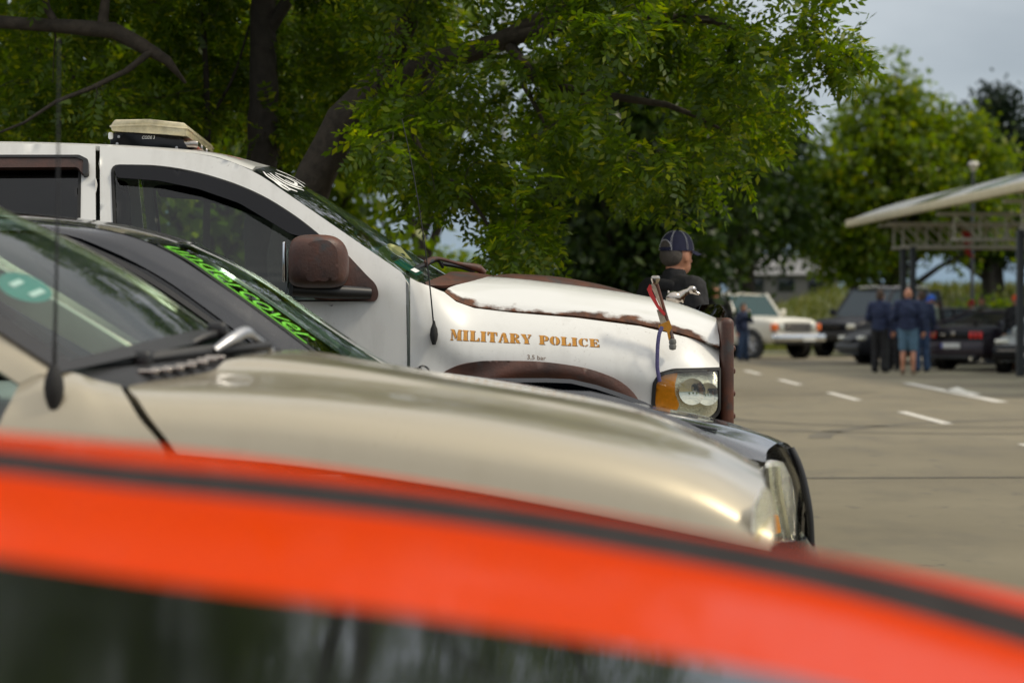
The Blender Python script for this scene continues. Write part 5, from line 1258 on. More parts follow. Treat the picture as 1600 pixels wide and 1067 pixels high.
def build_far_trees():
    X = lambda px, d: (px - CX) / F * d
    Zp = lambda py, d: H + (HY - py) / F * d
    D = MT
    # shade trees close behind the row
    for i, (px, d, lab, top) in enumerate([(-130, 25, 'shady tree farthest left behind the row of cars', 8), (95, 24, 'shady tree seen through the boughs above the rear of the pickup', 7.5), (300, 26, 'shady tree between the two dark trunks behind the cab', 8.2), (455, 27, 'shady tree behind the leaning trunk', 8)]):
        x = X(px, d); clump_tree('shade_tree', lab, x, d, top, [(0, 0, 4.2, 1.6, 1.7, 3.3), (-.5, .3, 2.2, 1.1, 1.2, 1.4), (.5, -.2, 3.0, 1.1, 1.2, 2.0)], D['backleaf'], 290, 26, .17, .24, .16, 40 + i, group=None, z0=0)
    clump_tree('shade_tree', 'tall thin crowned tree in the gap beyond the pickup windscreen', X(660, 33), 33, 7, [(0, 0, 5.0, 1.2, 1.4, 2.0), (-.5, 0, 3.2, .55, .7, .9), (.75, 0, 3.9, .5, .6, .9)], D['backleaf'], 75, 20, .18, .20, .09, 51, z0=0)
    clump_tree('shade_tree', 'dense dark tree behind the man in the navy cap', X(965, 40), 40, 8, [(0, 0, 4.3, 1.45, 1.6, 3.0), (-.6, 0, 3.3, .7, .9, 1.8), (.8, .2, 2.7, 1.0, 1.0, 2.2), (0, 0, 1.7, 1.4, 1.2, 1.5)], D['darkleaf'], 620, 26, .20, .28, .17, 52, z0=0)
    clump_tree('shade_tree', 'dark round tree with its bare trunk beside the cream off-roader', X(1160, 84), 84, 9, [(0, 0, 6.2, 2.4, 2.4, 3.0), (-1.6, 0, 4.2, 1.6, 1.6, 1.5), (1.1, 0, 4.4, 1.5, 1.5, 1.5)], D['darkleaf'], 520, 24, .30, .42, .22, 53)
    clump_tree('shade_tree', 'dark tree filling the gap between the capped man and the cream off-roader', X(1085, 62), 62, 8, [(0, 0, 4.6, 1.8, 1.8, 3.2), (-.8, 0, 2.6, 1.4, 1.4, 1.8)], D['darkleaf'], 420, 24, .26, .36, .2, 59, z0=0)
    d = 88
    clump_tree('broadleaf_tree', 'tall yellow-green tree behind the canopy roof', X(1400, d), d, 11, [(0, 0, 6.3, 3.3, 2.8, 3.2), (-.3, 0, 9.0, 1.5, 1.3, 1.9), (-2.2, 0, 4.6, 2.1, 1.8, 2.2), (2.5, 0, 5.6, 2.3, 1.8, 2.6), (-2.9, 0, 6.2, 1.3, 1.2, 1.6), (1.4, 0, 7.8, 1.5, 1.2, 1.6), (-1.0, -.5, 3.4, 1.8, 1.4, 1.1), (2.9, 0, 7.4, .9, .9, 1.2)], D['limeleaf'], 900, 24, .30, .36, .30, 54)
    rng = np.random.default_rng(3)
    d = 104
    clump_tree('pine_tree', 'dark pine at the right rising above the canopy', X(1560, d), d, 12, [(0, 0, 9.6, 1.3, 1.3, 1.6), (.2, 0, 7.4, 2.2, 2.0, 2.0), (0, 0, 5.2, 2.4, 2.2, 1.8)], D['pineleaf'], 520, 24, .26, .40, .24, 55)
    clump_tree('pine_tree', 'dark pine cut off by the right edge of the view', X(1650, d - 2), d - 2, 11, [(0, 0, 8.6, 1.8, 1.5, 2.0), (0, 0, 5.8, 2.4, 2.2, 2.6)], D['pineleaf'], 420, 24, .26, .40, .24, 56)
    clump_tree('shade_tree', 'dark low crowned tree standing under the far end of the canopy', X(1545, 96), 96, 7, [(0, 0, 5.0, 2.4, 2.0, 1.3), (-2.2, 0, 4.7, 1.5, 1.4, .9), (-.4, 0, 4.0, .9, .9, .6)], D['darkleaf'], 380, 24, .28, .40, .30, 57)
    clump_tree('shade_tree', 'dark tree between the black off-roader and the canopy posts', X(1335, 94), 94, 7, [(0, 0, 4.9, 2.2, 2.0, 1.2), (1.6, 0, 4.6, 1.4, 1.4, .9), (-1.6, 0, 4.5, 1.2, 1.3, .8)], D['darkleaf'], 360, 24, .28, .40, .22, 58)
    clump_tree('round_shrub', 'yellow-green shrub in the gap above the pickup cowl', X(705, 58), 58, 3, [(0, 0, 1.7, 1.0, 1.0, 1.1), (-.6, 0, 1.2, .7, .7, .8), (.5, 0, 1.4, .6, .7, .8)], D['limeleaf'], 200, 26, .18, .22, .07, 60, z0=0)
    clump_tree('round_shrub', 'small shrub at the meadow edge beside the orange capped man', X(1540, 80), 80, 2, [(0, 0, 1.2, .9, .8, .8), (.7, 0, 1.0, .6, .6, .6)], D['backleaf'], 120, 24, .16, .2, .05, 61)
    # trees on the photographer's side of the lot, seen in the glass and paint
    for i, (x, y) in enumerate(((-9, -22), (1.5, -27), (12, -21))):
        clump_tree('shade_tree', ('tree behind the camera on the left, mirrored in the near paintwork', 'tree straight behind the camera, mirrored in the near paintwork', 'tree behind the camera on the right, mirrored in the near paintwork')[i], x, y, 9, [(0, 0, 5.2, 2.6, 2.4, 3.2), (1.2, 0, 3.6, 1.6, 1.6, 1.6)], D['backleaf'], 330, 22, .26, .36, .2, 70 + i, z0=0)
build_far_trees()

# ================================================================== vehicles across the lot
MT['tint'] = plain('tinted_glass', (.012, .018, .020), .06, coat=.3); MT['teal'] = plain('teal_glass', (.02, .055, .055), .08)
MT['skyglass'] = plain('sky_tinted_glass', (.02, .035, .045), .05)  # blue of the reflected sky is put into the glass colour
MT['cream'] = paint('cream_paint', (.76, .73, .63), (.35, .30, .2), .25, 0, .35, .6, .08)
MT['plum'] = paint('dark_plum_paint', (.020, .011, .020), (.04, .04, .04), .2, .2, .4, .5, .08)
MT['silver_paint'] = paint('silver_paint', (.46, .47, .47), (.3, .3, .28), .15, .5, .3, .8, .06)
MT['black2'] = paint('blueblack_paint', (.009, .010, .015), (.03, .03, .028), .2, .0, .5, .12, .1, .2)
MT['taillight'] = plain('red_lamp', (.80, .02, .02), .25, coat=.6); MT['orange_lamp'] = plain('orange_lamp', (.85, .17, .015), .3, coat=.5)
MT['plate'] = plain('plate_white', (.72, .73, .70), .4); MT['plateblue'] = plain('plate_blue', (.03, .07, .42), .4)

def bg_vehicle(name, label, cat, x, y, fwd, L, W, tops, mat, cab, wheels, wr, sill=.26, glassmat='tint', spokes=5):
    a = math.atan2(fwd[1], fwd[0]); r = thing(name, label, cat, (x, y, 0), a); h = W / 2
    ut = np.array([t[0] for t in tops], float); zt = np.array([t[1] for t in tops], float); us = np.linspace(-L / 2, L / 2, 34)
    top = pchip(ut, zt, us); e = np.abs(us) / (L / 2); pin = .16 * e ** 9
    lines = []
    for ins, fz in ((.09, 'a'), (.02, 'b'), (.0, 'c'), (.015, 'd'), (.06, 'e'), (.22, 'f'), (h, 'g')):
        z = {'a': np.full(34, sill) + .06 * e ** 6, 'b': np.full(34, sill + .16), 'c': sill + (top - sill) * .62, 'd': top - .10, 'e': top - .03, 'f': top, 'g': top + .025}[fz]
        lines.append(np.stack([us * (1 - .025 * (fz in 'efg')), -h + np.minimum(ins + pin, h), z], 1))
    b = orient(loft('body', lines + [l * (1, -1, 1) for l in lines[::-1][1:]], 34, 50, mat, r, cap=True), UP)
    uf, ur, rf, rr, zf, zr, zt_, ib, it = cab     # windscreen foot, rear glass foot, roof front, roof rear, belt heights, roof height, insets
    c = {}
    for s in (-1, 1):
        c['fb', s] = (uf, s * (h - ib), zf); c['rb', s] = (ur, s * (h - ib), zr); c['fr', s] = (rf, s * (h - it), zt_); c['rr', s] = (rr, s * (h - it), zt_ - .02)
    G = MT[glassmat]
    q = lambda n, ks, m=G, out=UP: orient(mk(n, [c[k] for k in ks], [(0, 1, 2, 3)], m, r, False), out)
    q('windscreen', [('fb', -1), ('fb', 1), ('fr', 1), ('fr', -1)], G, (1, 0, 1)); q('rear_window', [('rb', -1), ('rb', 1), ('rr', 1), ('rr', -1)], G, (-1, 0, 1))
    for s in (-1, 1): q('side_window', [('fb', s), ('rb', s), ('rr', s), ('fr', s)], G, (0, s, 0))
    for s in (-1, 1):
        for k, m_ in ((('fb', 'fr'), .045), (('rb', 'rr'), .07)):
            p0, p1 = np.array(c[k[0], s]), np.array(c[k[1], s]); tube('pillar', [p0, (p0 + p1) / 2, p1], m_, mat, r, 6)
        f, g_ = np.array(c['fb', s]), np.array(c['rb', s]); f2, g2 = np.array(c['fr', s]), np.array(c['rr', s])
        for t in (.42,) if L < 4.62 and cat != 'van' else (.40, .72): tube('pillar', [f + (g_ - f) * t, f2 + (g2 - f2) * t], .04, mat, r, 6)
    rl = []
    for i, k in enumerate((-1, -.55, 0, .55, 1)):
        yy = k * (h - it) * 1.03; zz = zt_ + .05 * (1 - k * k) - .01; rl.append([(rf + .06 - .03 * abs(k), yy, zz - .03), ((rf * 2 + rr) / 3, yy, zz + .015), ((rf + rr * 2) / 3, yy, zz + .012), (rr - .05, yy, zz - .04)])
    rfm = orient(loft('roof', rl, 14, 14, mat, r), UP); solid(rfm, .05)
    for u in wheels:
        for s in (-1, 1):
            lathe('wheel_arch', [(wr * 1.18, -.02), (wr * 1.18, .02), (wr * .9, .02), (wr * .9, -.02)], 'y', (u, s * (h - .0), wr), MT['plastic'], r, 24, True)
            wheel(r, u, s * (h + .012), wr, wr, .22, s, None, spokes)
    return r, h

def build_bg_vehicles():
    # cream off-roader, front corner towards the lot
    f = unit(np.array((.62, -.78))); c0 = np.array(((1246 - CX) / F * 68.6, 68.6)) - f * 2.3
    r, h = bg_vehicle('off_road_car', 'boxy cream off-roader with chrome bumper and orange corner lamps under the trees', 'car', c0[0], c0[1], f, 4.6, 1.98,
                      [(-2.3, 1.20), (-.2, 1.22), (.55, 1.22), (.75, 1.20), (1.6, 1.17), (2.2, 1.12), (2.3, 1.05)], MT['cream'], (.72, -2.15, .22, -2.1, 1.21, 1.21, 1.86, .09, .2), (1.42, -1.35), .40, .42, 'teal', 8)
    rbox('bumper', (2.36, 0, .60), (.20, 2.0, .20), MT['chrome'], r, .04); rbox('valance', (2.33, 0, .47), (.12, 1.8, .12), MT['plastic'], r, .03)
    g = rbox('grille', (2.30, 0, .90), (.05, 1.06, .24), MT['plastic'], r, .02)
    for i in range(4): rbox('grille_bar', (2.33, 0, .82 + i * .055), (.02, 1.0, .014), MT['dullchrome'], g, .004)
    for s in (-1, 1):
        rbox('headlight', (2.30, s * .64, .90), (.05, .2, .2), MT['silver'], r, .02); rbox('turn_signal', (2.24, s * .86, .90), (.16, .17, .2), MT['orange_lamp'], r, .03)
        rbox('side_mirror', (.62, s * 1.10, 1.32), (.1, .16, .2), MT['cream'], r, .03)
    rbox('number_plate', (2.47, .3, .56), (.012, .5, .11), MT['plate'], r, .004)
    # black off-roader beside it
    f = unit(np.array((-.70, -.71))); r, h = bg_vehicle('off_road_car', 'tall black off-roader with bluish windscreen next to the cream one', 'car', 11.1, 73.4, f, 4.7, 1.95,
                      [(-2.35, 1.22), (0, 1.24), (.75, 1.23), (1.0, 1.20), (1.9, 1.12), (2.35, .98)], MT['black2'], (.95, -2.2, .25, -2.05, 1.22, 1.22, 2.02, .08, .2), (1.45, -1.4), .40, .40, 'skyglass')
    rbox('bumper', (2.36, 0, .62), (.16, 1.9, .26), MT['plastic'], r, .05); rbox('grille', (2.36, 0, .88), (.05, .8, .2), MT['gloss_black'], r, .02)
    for s in (-1, 1): rbox('headlight', (2.30, s * .7, .90), (.06, .3, .16), MT['silver'], r, .03); rbox('side_mirror', (.8, s * 1.08, 1.33), (.12, .18, .2), MT['black2'], r, .04)
    for s in (-1, 1): tube('roof_rail', [(.1, s * .62, 2.08), (-.8, s * .64, 2.12), (-1.8, s * .62, 2.08)], .02, MT['alloy'], r, 6)
    # low black car whose nose shows left of the chatting men
    f = unit(np.array((-.97, -.22))); r, h = bg_vehicle('saloon_car', 'low black saloon half hidden behind the two chatting men in navy jackets', 'car', 10.75, 62.0, f, 4.5, 1.82,
                      [(-2.25, .86), (-1.7, .95), (.6, .96), (.9, .94), (1.6, .88), (2.1, .76), (2.25, .62)], MT['black2'], (.85, -1.75, .1, -1.0, .95, .96, 1.40, .10, .28), (1.40, -1.35), .34, .2)
    rbox('bumper', (2.27, 0, .42), (.1, 1.6, .2), MT['plastic'], r, .04); rbox('grille', (2.26, 0, .60), (.06, .7, .1), MT['gloss_black'], r, .02)
    for s in (-1, 1): rbox('headlight', (2.14, s * .66, .66), (.2, .3, .12), MT['silver'], r, .04); rbox('side_mirror', (.65, s * 1.0, 1.0), (.14, .16, .12), MT['black2'], r, .04)
    # plum coupe seen from behind
    f = unit(np.array((.72, .69))); cc = np.array(((1490 - CX) / F * 54.4, 54.4)) + f * 2.32
    r, h = bg_vehicle('coupe', 'dark plum coupe seen from behind with triple red tail lamps and boot spoiler', 'car', cc[0], cc[1], f, 4.65, 1.90,
                      [(-2.32, .96), (-1.9, 1.02), (-1.2, 1.0), (.6, .98), (.9, .96), (1.9, .84), (2.32, .66)], MT['plum'], (.75, -1.75, -.05, -.75, .97, 1.02, 1.34, .12, .32), (1.45, -1.35), .35, .24)
    tp = rbox('tail_panel', (-2.33, 0, .80), (.05, 1.56, .20), MT['gloss_black'], r, .02); rbox('rear_bumper', (-2.34, 0, .48), (.12, 1.72, .30), MT['plum'], r, .05); rbox('diffuser', (-2.33, 0, .30), (.12, 1.3, .12), MT['plastic'], r, .03)
    for s in (-1, 1):
        for k in range(3): rbox('tail_light', (-2.362, s * (.50 + .13 * k), .80), (.03, .085, .15), MT['taillight'], r, .012)
        tube('exhaust_pipe', [(-2.3, s * .55, .27), (-2.45, s * .55, .27)], .045, MT['chrome'], r, 10); rbox('side_mirror', (.55, s * 1.02, 1.03), (.14, .18, .12), MT['plum'], r, .04)
    pl = rbox('number_plate', (-2.41, .02, .56), (.014, .52, .12), MT['plate'], r, .003); rbox('plate_band', (-2.42, .255, .56), (.008, .045, .11), MT['plateblue'], pl, .002)
    rbox('boot_emblem', (-2.37, -.02, .83), (.012, .10, .09), MT['dullchrome'], r, .01); rbox('boot_emblem', (-2.37, .28, .80), (.012, .16, .05), MT['dullchrome'], r, .01)
    sp = loft('spoiler', [[(-2.36, -.85, 1.09), (-2.40, -.4, 1.12), (-2.40, .4, 1.12), (-2.36, .85, 1.09)], [(-2.16, -.85, 1.10), (-2.18, -.4, 1.12), (-2.18, .4, 1.12), (-2.16, .85, 1.10)]], 12, 4, MT['plum'], r, .025)
    for s in (-1, 1): rbox('spoiler_post', (-2.25, s * .55, 1.05), (.1, .05, .10), MT['plastic'], sp, .01)
    # silver and black sports car at the right edge
    f = unit(np.array((-.45, -.89))); cc = np.array((11.0, 51.0)) - f * 2.1
    r, h = bg_vehicle('sports_car', 'silver sports car with a black nose, cut off by the right edge', 'car', cc[0], cc[1], f, 4.3, 1.84,
                      [(-2.15, .86), (-1.5, .93), (.5, .92), (.9, .88), (1.7, .80), (2.05, .74), (2.15, .66)], MT['silver_paint'], (.75, -1.5, .0, -.7, .9, .93, 1.26, .12, .32), (1.30, -1.3), .33, .2)
    n = rbox('bumper', (2.16, 0, .44), (.12, 1.7, .34), MT['gloss_black'], r, .05); rbox('bumper_trim', (2.225, 0, .50), (.012, 1.5, .025), MT['dullchrome'], n, .004); rbox('number_plate', (2.225, 0, .40), (.014, .5, .10), MT['plate'], n, .003)
    for s in (-1, 1):
        for k in range(2): rbox('hood_vent', (1.5 - .2 * k, s * .35, .846 + .018 * k), (.10, .3, .02), MT['plastic'], r, .006)
        rbox('headlight', (2.08, s * .68, .68), (.1, .3, .10), MT['silver'], r, .03)
build_bg_vehicles()

# ================================================================== people
MT['skin'] = plain('skin', (.52, .27, .17), .5, var=.08); MT['skin2'] = plain('ruddy_skin', (.55, .25, .15), .5, var=.1)
MT['navy'] = plain('navy_fabric', (.018, .028, .072), .85, var=.3, bump=.2); MT['blackcloth'] = plain('black_fabric', (.012, .012, .014), .85, var=.3, bump=.2)
MT['denim'] = plain('denim', (.10, .19, .28), .85, var=.25, scale=30, bump=.2); MT['jeans'] = plain('dark_jeans', (.03, .06, .13), .85, var=.25)
MT['olive'] = plain('grey_green_fabric', (.16, .18, .14), .85); MT['whitecloth'] = plain('white_fabric', (.66, .68, .70), .85); MT['brownhair'] = plain('brown_hair', (.06, .035, .02), .7)
MT['greyhair'] = plain('grey_hair', (.10, .085, .075), .75, var=.4, scale=120, bump=.5); MT['blondhair'] = plain('fair_hair', (.30, .18, .08), .7)
MT['capnavy'] = plain('cap_cotton', (.016, .018, .052), .85, var=.2, scale=60, bump=.2); MT['bluecap'] = plain('blue_cap', (.015, .10, .52), .7); MT['redcap'] = plain('red_cap', (.62, .02, .02), .7); MT['orangecap'] = plain('orange_cap', (.80, .10, .01), .7)
MT['stitch'] = plain('stitch_thread', (.45, .45, .50), .8); MT['shoe'] = plain('shoe_leather', (.02, .02, .022), .6); MT['shoeb'] = plain('tan_shoe', (.16, .10, .06), .7); MT['eye'] = plain('eye_white', (.7, .68, .64), .3)

def person(label, x, y, face, h, top='navy', legs='blackcloth', shorts=False, sleeves='long', hair='brownhair', cap=None, skin='skin', arms=('down', 'down'), shoe='shoe', build=1.0, look=0.0, vox=.011, group=None, stride=.0):
    r = thing('person', label, 'person', (x, y, 0), R(face), group); s = h / 1.75; bw = build
    V = lambda a, b, c: (a * s, b * s, c * s)
    hc = np.array((.02, 0, 1.635)); lk = R(look)
    def hd(a, b, c): return V(hc[0] + a * math.cos(lk) - b * math.sin(lk), hc[1] + a * math.sin(lk) + b * math.cos(lk), hc[2] + c)
    rot = Matrix.Rotation(lk, 3, 'Z')
    def arm(sd, pose):
        sh = (-.01, sd * .185 * bw, 1.43)
        el, wr, dr = {'down': ((-.03, sd * .25 * bw, 1.15), (.05, sd * .26 * bw, .90), (.02, 0, -1)), 'bent': ((-.03, sd * .27 * bw, 1.15), (.20, sd * .17, 1.10), (.9, -sd * .35, .05)),
                      'face': ((.10, sd * .25, 1.20), (.21, sd * .10, 1.44), (.25, -sd * .5, .8)), 'pocket': ((-.10, sd * .27 * bw, 1.15), (.04, sd * .21, .95), (.15, -sd * .2, -1)), 'fold': ((.02, sd * .27 * bw, 1.14), (.20, -sd * .02, 1.17), (.15, -sd * .9, .05))}[pose]
        return sh, el, wr, unit(np.array(dr, float))
    leg = lambda sd: ((0, sd * .09, .92), (.015 + sd * stride * .5, sd * .10, .49), (-.02 + sd * stride, sd * .105, .085))
    B = [('e', hd(0, 0, .01), V(.095, .076, .115), rot), ('e', hd(.03, 0, -.06), V(.062, .056, .058), rot), ('c', hd(.085, 0, -.01), .014 * s, hd(.106, 0, -.032), .015 * s), ('e', hd(.083, 0, .03), V(.02, .05, .014), rot), ('e', hd(.083, 0, -.072), V(.014, .026, .010), rot),
         ('e', hd(.0, .077, -.01), V(.022, .010, .034), rot), ('e', hd(.0, -.077, -.01), V(.022, .010, .034), rot), ('c', V(-.015, 0, 1.46), .060 * s, hd(-.012, 0, -.06), .056 * s),
         ('e', V(0, 0, 1.28), V(.115 * bw, .175 * bw, .20)), ('e', V(.01, 0, 1.05), V(.115 * bw, .155 * bw, .17)), ('e', V(0, 0, .93), V(.11 * bw, .16 * bw, .12)), ('c', V(-.01, -.12, 1.43), .065 * s, V(-.01, .12, 1.43), .065 * s)]
    J, P = [], []
    J += [('e', V(0, 0, 1.27), V(.14 * bw, .20 * bw, .225)), ('e', V(.01, 0, 1.05), V(.14 * bw, .18 * bw, .20)), ('e', V(.0, 0, .95), V(.135 * bw, .182 * bw, .12)), ('c', V(-.012, -.13 * bw, 1.43), .083 * s, V(-.012, .13 * bw, 1.43), .083 * s), ('c', V(-.015, 0, 1.44), .082 * s, V(-.01, 0, 1.505), .068 * s)]
    P += [('e', V(0, 0, .93), V(.128 * bw, .172 * bw, .12))]
    for sd, pose in ((1, arms[0]), (-1, arms[1])):
        sh, el, wr, dr = arm(sd, pose)
        B += [('c', V(*sh), .058 * s, V(*el), .043 * s), ('c', V(*el), .043 * s, V(*wr), .029 * s)]
        w = np.array(wr); hp = w + dr * .05; sdv = unit(np.cross(dr, (1.0, .2, .1))); nv = np.cross(sdv, dr)
        B += [('c', V(*w), .027 * s, V(*hp), .034 * s), ('e', V(*(w + dr * .065)), V(.036, .030, .042))]
        for k, ln in enumerate((.066, .076, .072, .056)):
            b0 = w + dr * .088 + sdv * (.026 - .0175 * k); m = b0 + dr * ln * .55 + nv * .008 * -sd; e = m + unit(dr - nv * .75 * sd) * ln * .5
            B += [('c', V(*b0), .0108 * s, V(*m), .0098 * s), ('c', V(*m), .0098 * s, V(*e), .0086 * s)]
        b0 = w + dr * .04 + sdv * .03; m = b0 + dr * .03 + sdv * .026; B += [('c', V(*b0), .0125 * s, V(*m), .011 * s), ('c', V(*m), .011 * s, V(*(m + dr * .03)), .0095 * s)]
        J += [('c', V(*sh), .078 * s * bw, V(*el), .062 * s)]
        if sleeves == 'long': J += [('c', V(*el), .062 * s, V(*wr), .045 * s)]
        else: J[-1] = ('c', V(*sh), .078 * s * bw, V(*(np.array(sh) + (np.array(el) - sh) * .75)), .066 * s)
        hp_, kn, an = leg(sd)
        B += [('c', V(*hp_), .085 * s, V(*kn), .056 * s), ('c', V(*kn), .056 * s, V(an[0] - .015, an[1], .30), .052 * s), ('c', V(an[0] - .015, an[1], .30), .052 * s, V(*an), .036 * s), ('c', V(an[0] - .02, an[1], .045), .036 * s, V(an[0] + .13, an[1] + sd * .02, .03), .028 * s)]
        if shorts: P += [('c', V(*hp_), .105 * s * bw, V(kn[0], kn[1], .53), .084 * s)]
        else: P += [('c', V(*hp_), .100 * s * bw, V(*kn), .080 * s), ('c', V(*kn), .082 * s, V(an[0] - .012, an[1], .09), .074 * s)]
    blob('body', B, vox * .82, MT[skin], r, 3)
    blob('jacket' if sleeves == 'long' else 'shirt', J, vox * 1.1, MT[top], r, 3, .035 * s); blob('shorts' if shorts else 'trousers', P, vox * 1.1, MT[legs], r, 3, .03 * s)
    for sd in (1, -1):
        an = leg(sd)[2]; blob('shoe', [('c', V(an[0] - .03, an[1], .05), .046 * s, V(an[0] + .15, an[1] + sd * .02, .034), .034 * s), ('e', V(an[0] + .05, an[1] + sd * .008, .015), V(.14, .045, .016))], vox * .8, MT[shoe], r, 3)
        eye = lathe('eye', [(0, -.010), (.008, -.007), (.0105, 0), (.008, .007), (0, .010)], 'z', hd(.082, sd * .031, .012), MT['eye'], r, 10)
    if hair:
        hs = [('e', hd(-.012, 0, .035), V(.098, .084, .108), rot), ('e', hd(-.050, 0, -.02), V(.062, .076, .080), rot)]
        blob('hair', hs if not cap else [('e', hd(-.050, 0, .0), V(.060, .079, .072), rot)], vox * .8, MT[hair], r, 3)
    if cap:
        cr = hd(-.004, 0, .0); A = np.linspace(0, 2 * math.pi, 29); Vv, Fc = [], []
        for t in np.linspace(0, math.pi / 2, 8):
            for a in A[:-1]:
                k = math.cos(t) ** .8; q = rot @ Vector((.108 * k * math.cos(a), .089 * k * math.sin(a), .025 + .118 * math.sin(t) ** .95)); Vv.append((cr[0] + q.x * s, cr[1] + q.y * s, cr[2] + q.z * s))
        for i in range(7):
            for j in range(28): Fc.append((i * 28 + j, i * 28 + (j + 1) % 28, (i + 1) * 28 + (j + 1) % 28, (i + 1) * 28 + j))
        cp = mk('cap', Vv, Fc, MT[cap], r, True); solid(cp, .004)
        VV, FF = [], []
        for i, t in enumerate(np.linspace(0, 1, 6)):
            for j, a in enumerate(np.linspace(-1.15, 1.15, 15)):
                ex = .075 * t * math.cos(a * .9) ** .6; q = rot @ Vector((.106 * math.cos(a) + ex, .087 * math.sin(a), .030 - .020 * t - .012 * a * a + .004)); VV.append((cr[0] + q.x * s, cr[1] + q.y * s, cr[2] + q.z * s))
        for i in range(5):
            for j in range(14): k = i * 15 + j; FF.append((k, k + 1, k + 16, k + 15))
        solid(orient(mk('visor', VV, FF, MT[cap], cp, True), UP), .005)
    return r, hd, s, rot

def build_people():
    # the man in the navy cap just beyond the pickup
    p = pix(1054, 400, 13.75)
    r, hd, s, rot = person('man in a navy cap and dark jacket seen from behind beyond the white pickup hood', p[0], p[1], 33, 1.70, 'blackcloth', 'jeans', hair='greyhair', cap='capnavy', skin='skin2', arms=('pocket', 'down'), build=1.03, look=8, vox=.007)
    cp = [c for c in r.children if c.name.startswith('cap')][0]
    def on_cap(a, t, o=.0015):
        k = math.cos(t) ** .8; q = rot @ Vector(((.108 + o) * k * math.cos(a), (.089 + o) * k * math.sin(a), .025 + (.118 + o) * math.sin(t) ** .95)); c = hd(-.004, 0, 0); return (c[0] + q.x * s, c[1] + q.y * s, c[2] + q.z * s)
    for i in range(6):
        a = R(30 + 60 * i)
        for d in (-.045, .045): tube('stitching', [on_cap(a + d * (1 - .5 * t / 1.5), t) for t in np.linspace(.03, 1.45, 14)], .0011, MT['stitch'], cp, 5)
    tube('stitching', [on_cap(a, .06) for a in np.linspace(-1.1, 1.1, 16)], .001, MT['stitch'], cp, 5)
    lathe('button', [(0, -.004), (.008, -.002), (.008, .002), (0, .005)], 'z', on_cap(0, 1.57), MT['capnavy'], cp, 10)
    # opening with strap at the back
    bk = math.pi; Vv = []
    n = 14
    arch = [(bk + .58 * math.cos(t), .02 + .52 * math.sin(t)) for t in np.linspace(0, math.pi, n)]
    Vv = [on_cap(a, b, .0035) for a, b in arch]; c = on_cap(bk, .18, .0045); mk('back_opening', Vv + [c], [(i, i + 1, n) for i in range(n - 1)] + [(n - 1, 0, n)], MT['greyhair'], cp, True)
    tube('opening_trim', Vv, .0022, MT['stitch'], cp, 6)
    st = [on_cap(a, .05, .005) for a in np.linspace(bk - .6, bk + .6, 12)]; st2 = [on_cap(a, .16, .005) for a in np.linspace(bk - .56, bk + .56, 12)]
    mk('strap', st + st2, [(i, i + 1, i + 13, i + 12) for i in range(11)], MT['capnavy'], cp, True)
    hood = blob('jacket_hood', [('c', (-.075 * s, -.09, 1.45 * s), .035, (-.095 * s, 0, 1.46 * s), .04), ('c', (-.095 * s, 0, 1.46 * s), .04, (-.075 * s, .09, 1.45 * s), .035)], .008, MT['blackcloth'], r, 3)
    # people across the lot
    at = lambda px, d: ((px - CX) / F * d, d)
    person('short haired man in a dark top facing the camera beyond the pickup grille', *at(1117, 41), 258, 1.76, 'blackcloth', 'blackcloth', hair='blondhair', skin='skin2', arms=('pocket', 'pocket'))
    r, hd, s, rot = person('dark dressed person raising a white cup to the mouth beside the cream off-roader', *at(1161, 66), 300, 1.55, 'navy', 'jeans', hair='brownhair', skin='skin2', arms=('face', 'down'))
    x, y = at(1161, 66); a = R(300); q = np.array((.25, .05, 1.45)) * s
    cup = thing('paper_cup', 'white paper cup held up by the person beside the cream off-roader', 'cup', (x + q[0] * math.cos(a) - q[1] * math.sin(a), y + q[0] * math.sin(a) + q[1] * math.cos(a), q[2] - .03))
    lathe('cup_wall', [(0, 0), (.032, 0), (.042, .11), (.040, .11), (.030, .005), (0, .005)], 'z', (0, 0, 0), MT['whitecloth'], cup, 16)
    person('man in a navy jacket and black trousers standing left of the man in denim shorts', *at(1375, 52.4), 60, 1.78, 'navy', 'blackcloth', hair='brownhair', skin='skin2', arms=('bent', 'down'))
    person('young person in dark clothes seen between the two men in navy jackets', *at(1396, 54.6), 230, 1.42, 'navy', 'blackcloth', hair='blondhair', skin='skin2', arms=('bent', 'down'))
    person('bald man in a navy jacket, blue denim shorts and tan shoes', *at(1419, 50.8), 75, 1.80, 'navy', 'denim', True, hair=None, skin='skin2', arms=('bent', 'down'), shoe='shoeb', build=1.12)
    person('man in a dark jacket and jeans close behind the bald man', *at(1440, 53.0), 100, 1.76, 'navy', 'jeans', hair='brownhair', skin='skin2', arms=('down', 'down'), build=1.05)
    person('person in a bright blue cap and grey-green top behind the plum coupe tail', *at(1456, 57.5), 190, 1.70, 'olive', 'blackcloth', cap='bluecap', arms=('down', 'bent'))
    person('person in a black jacket right of the one with the blue cap', *at(1467, 59.5), 150, 1.58, 'blackcloth', 'blackcloth', hair='brownhair', arms=('down', 'down'))
    person('person in a red cap and white top beyond the plum coupe', *at(1519, 64), 200, 1.62, 'whitecloth', 'jeans', cap='redcap', arms=('bent', 'down'))
    person('brown haired person beside the red cap beyond the plum coupe', *at(1534, 65.5), 240, 1.74, 'olive', 'jeans', hair='brownhair', skin='skin2', arms=('down', 'down'))
    person('man in an orange cap and black jacket at the right edge', *at(1588, 53.9), 235, 1.68, 'blackcloth', 'denim', True, cap='orangecap', skin='skin2', arms=('down', 'down'), shoe='shoeb')
build_people()

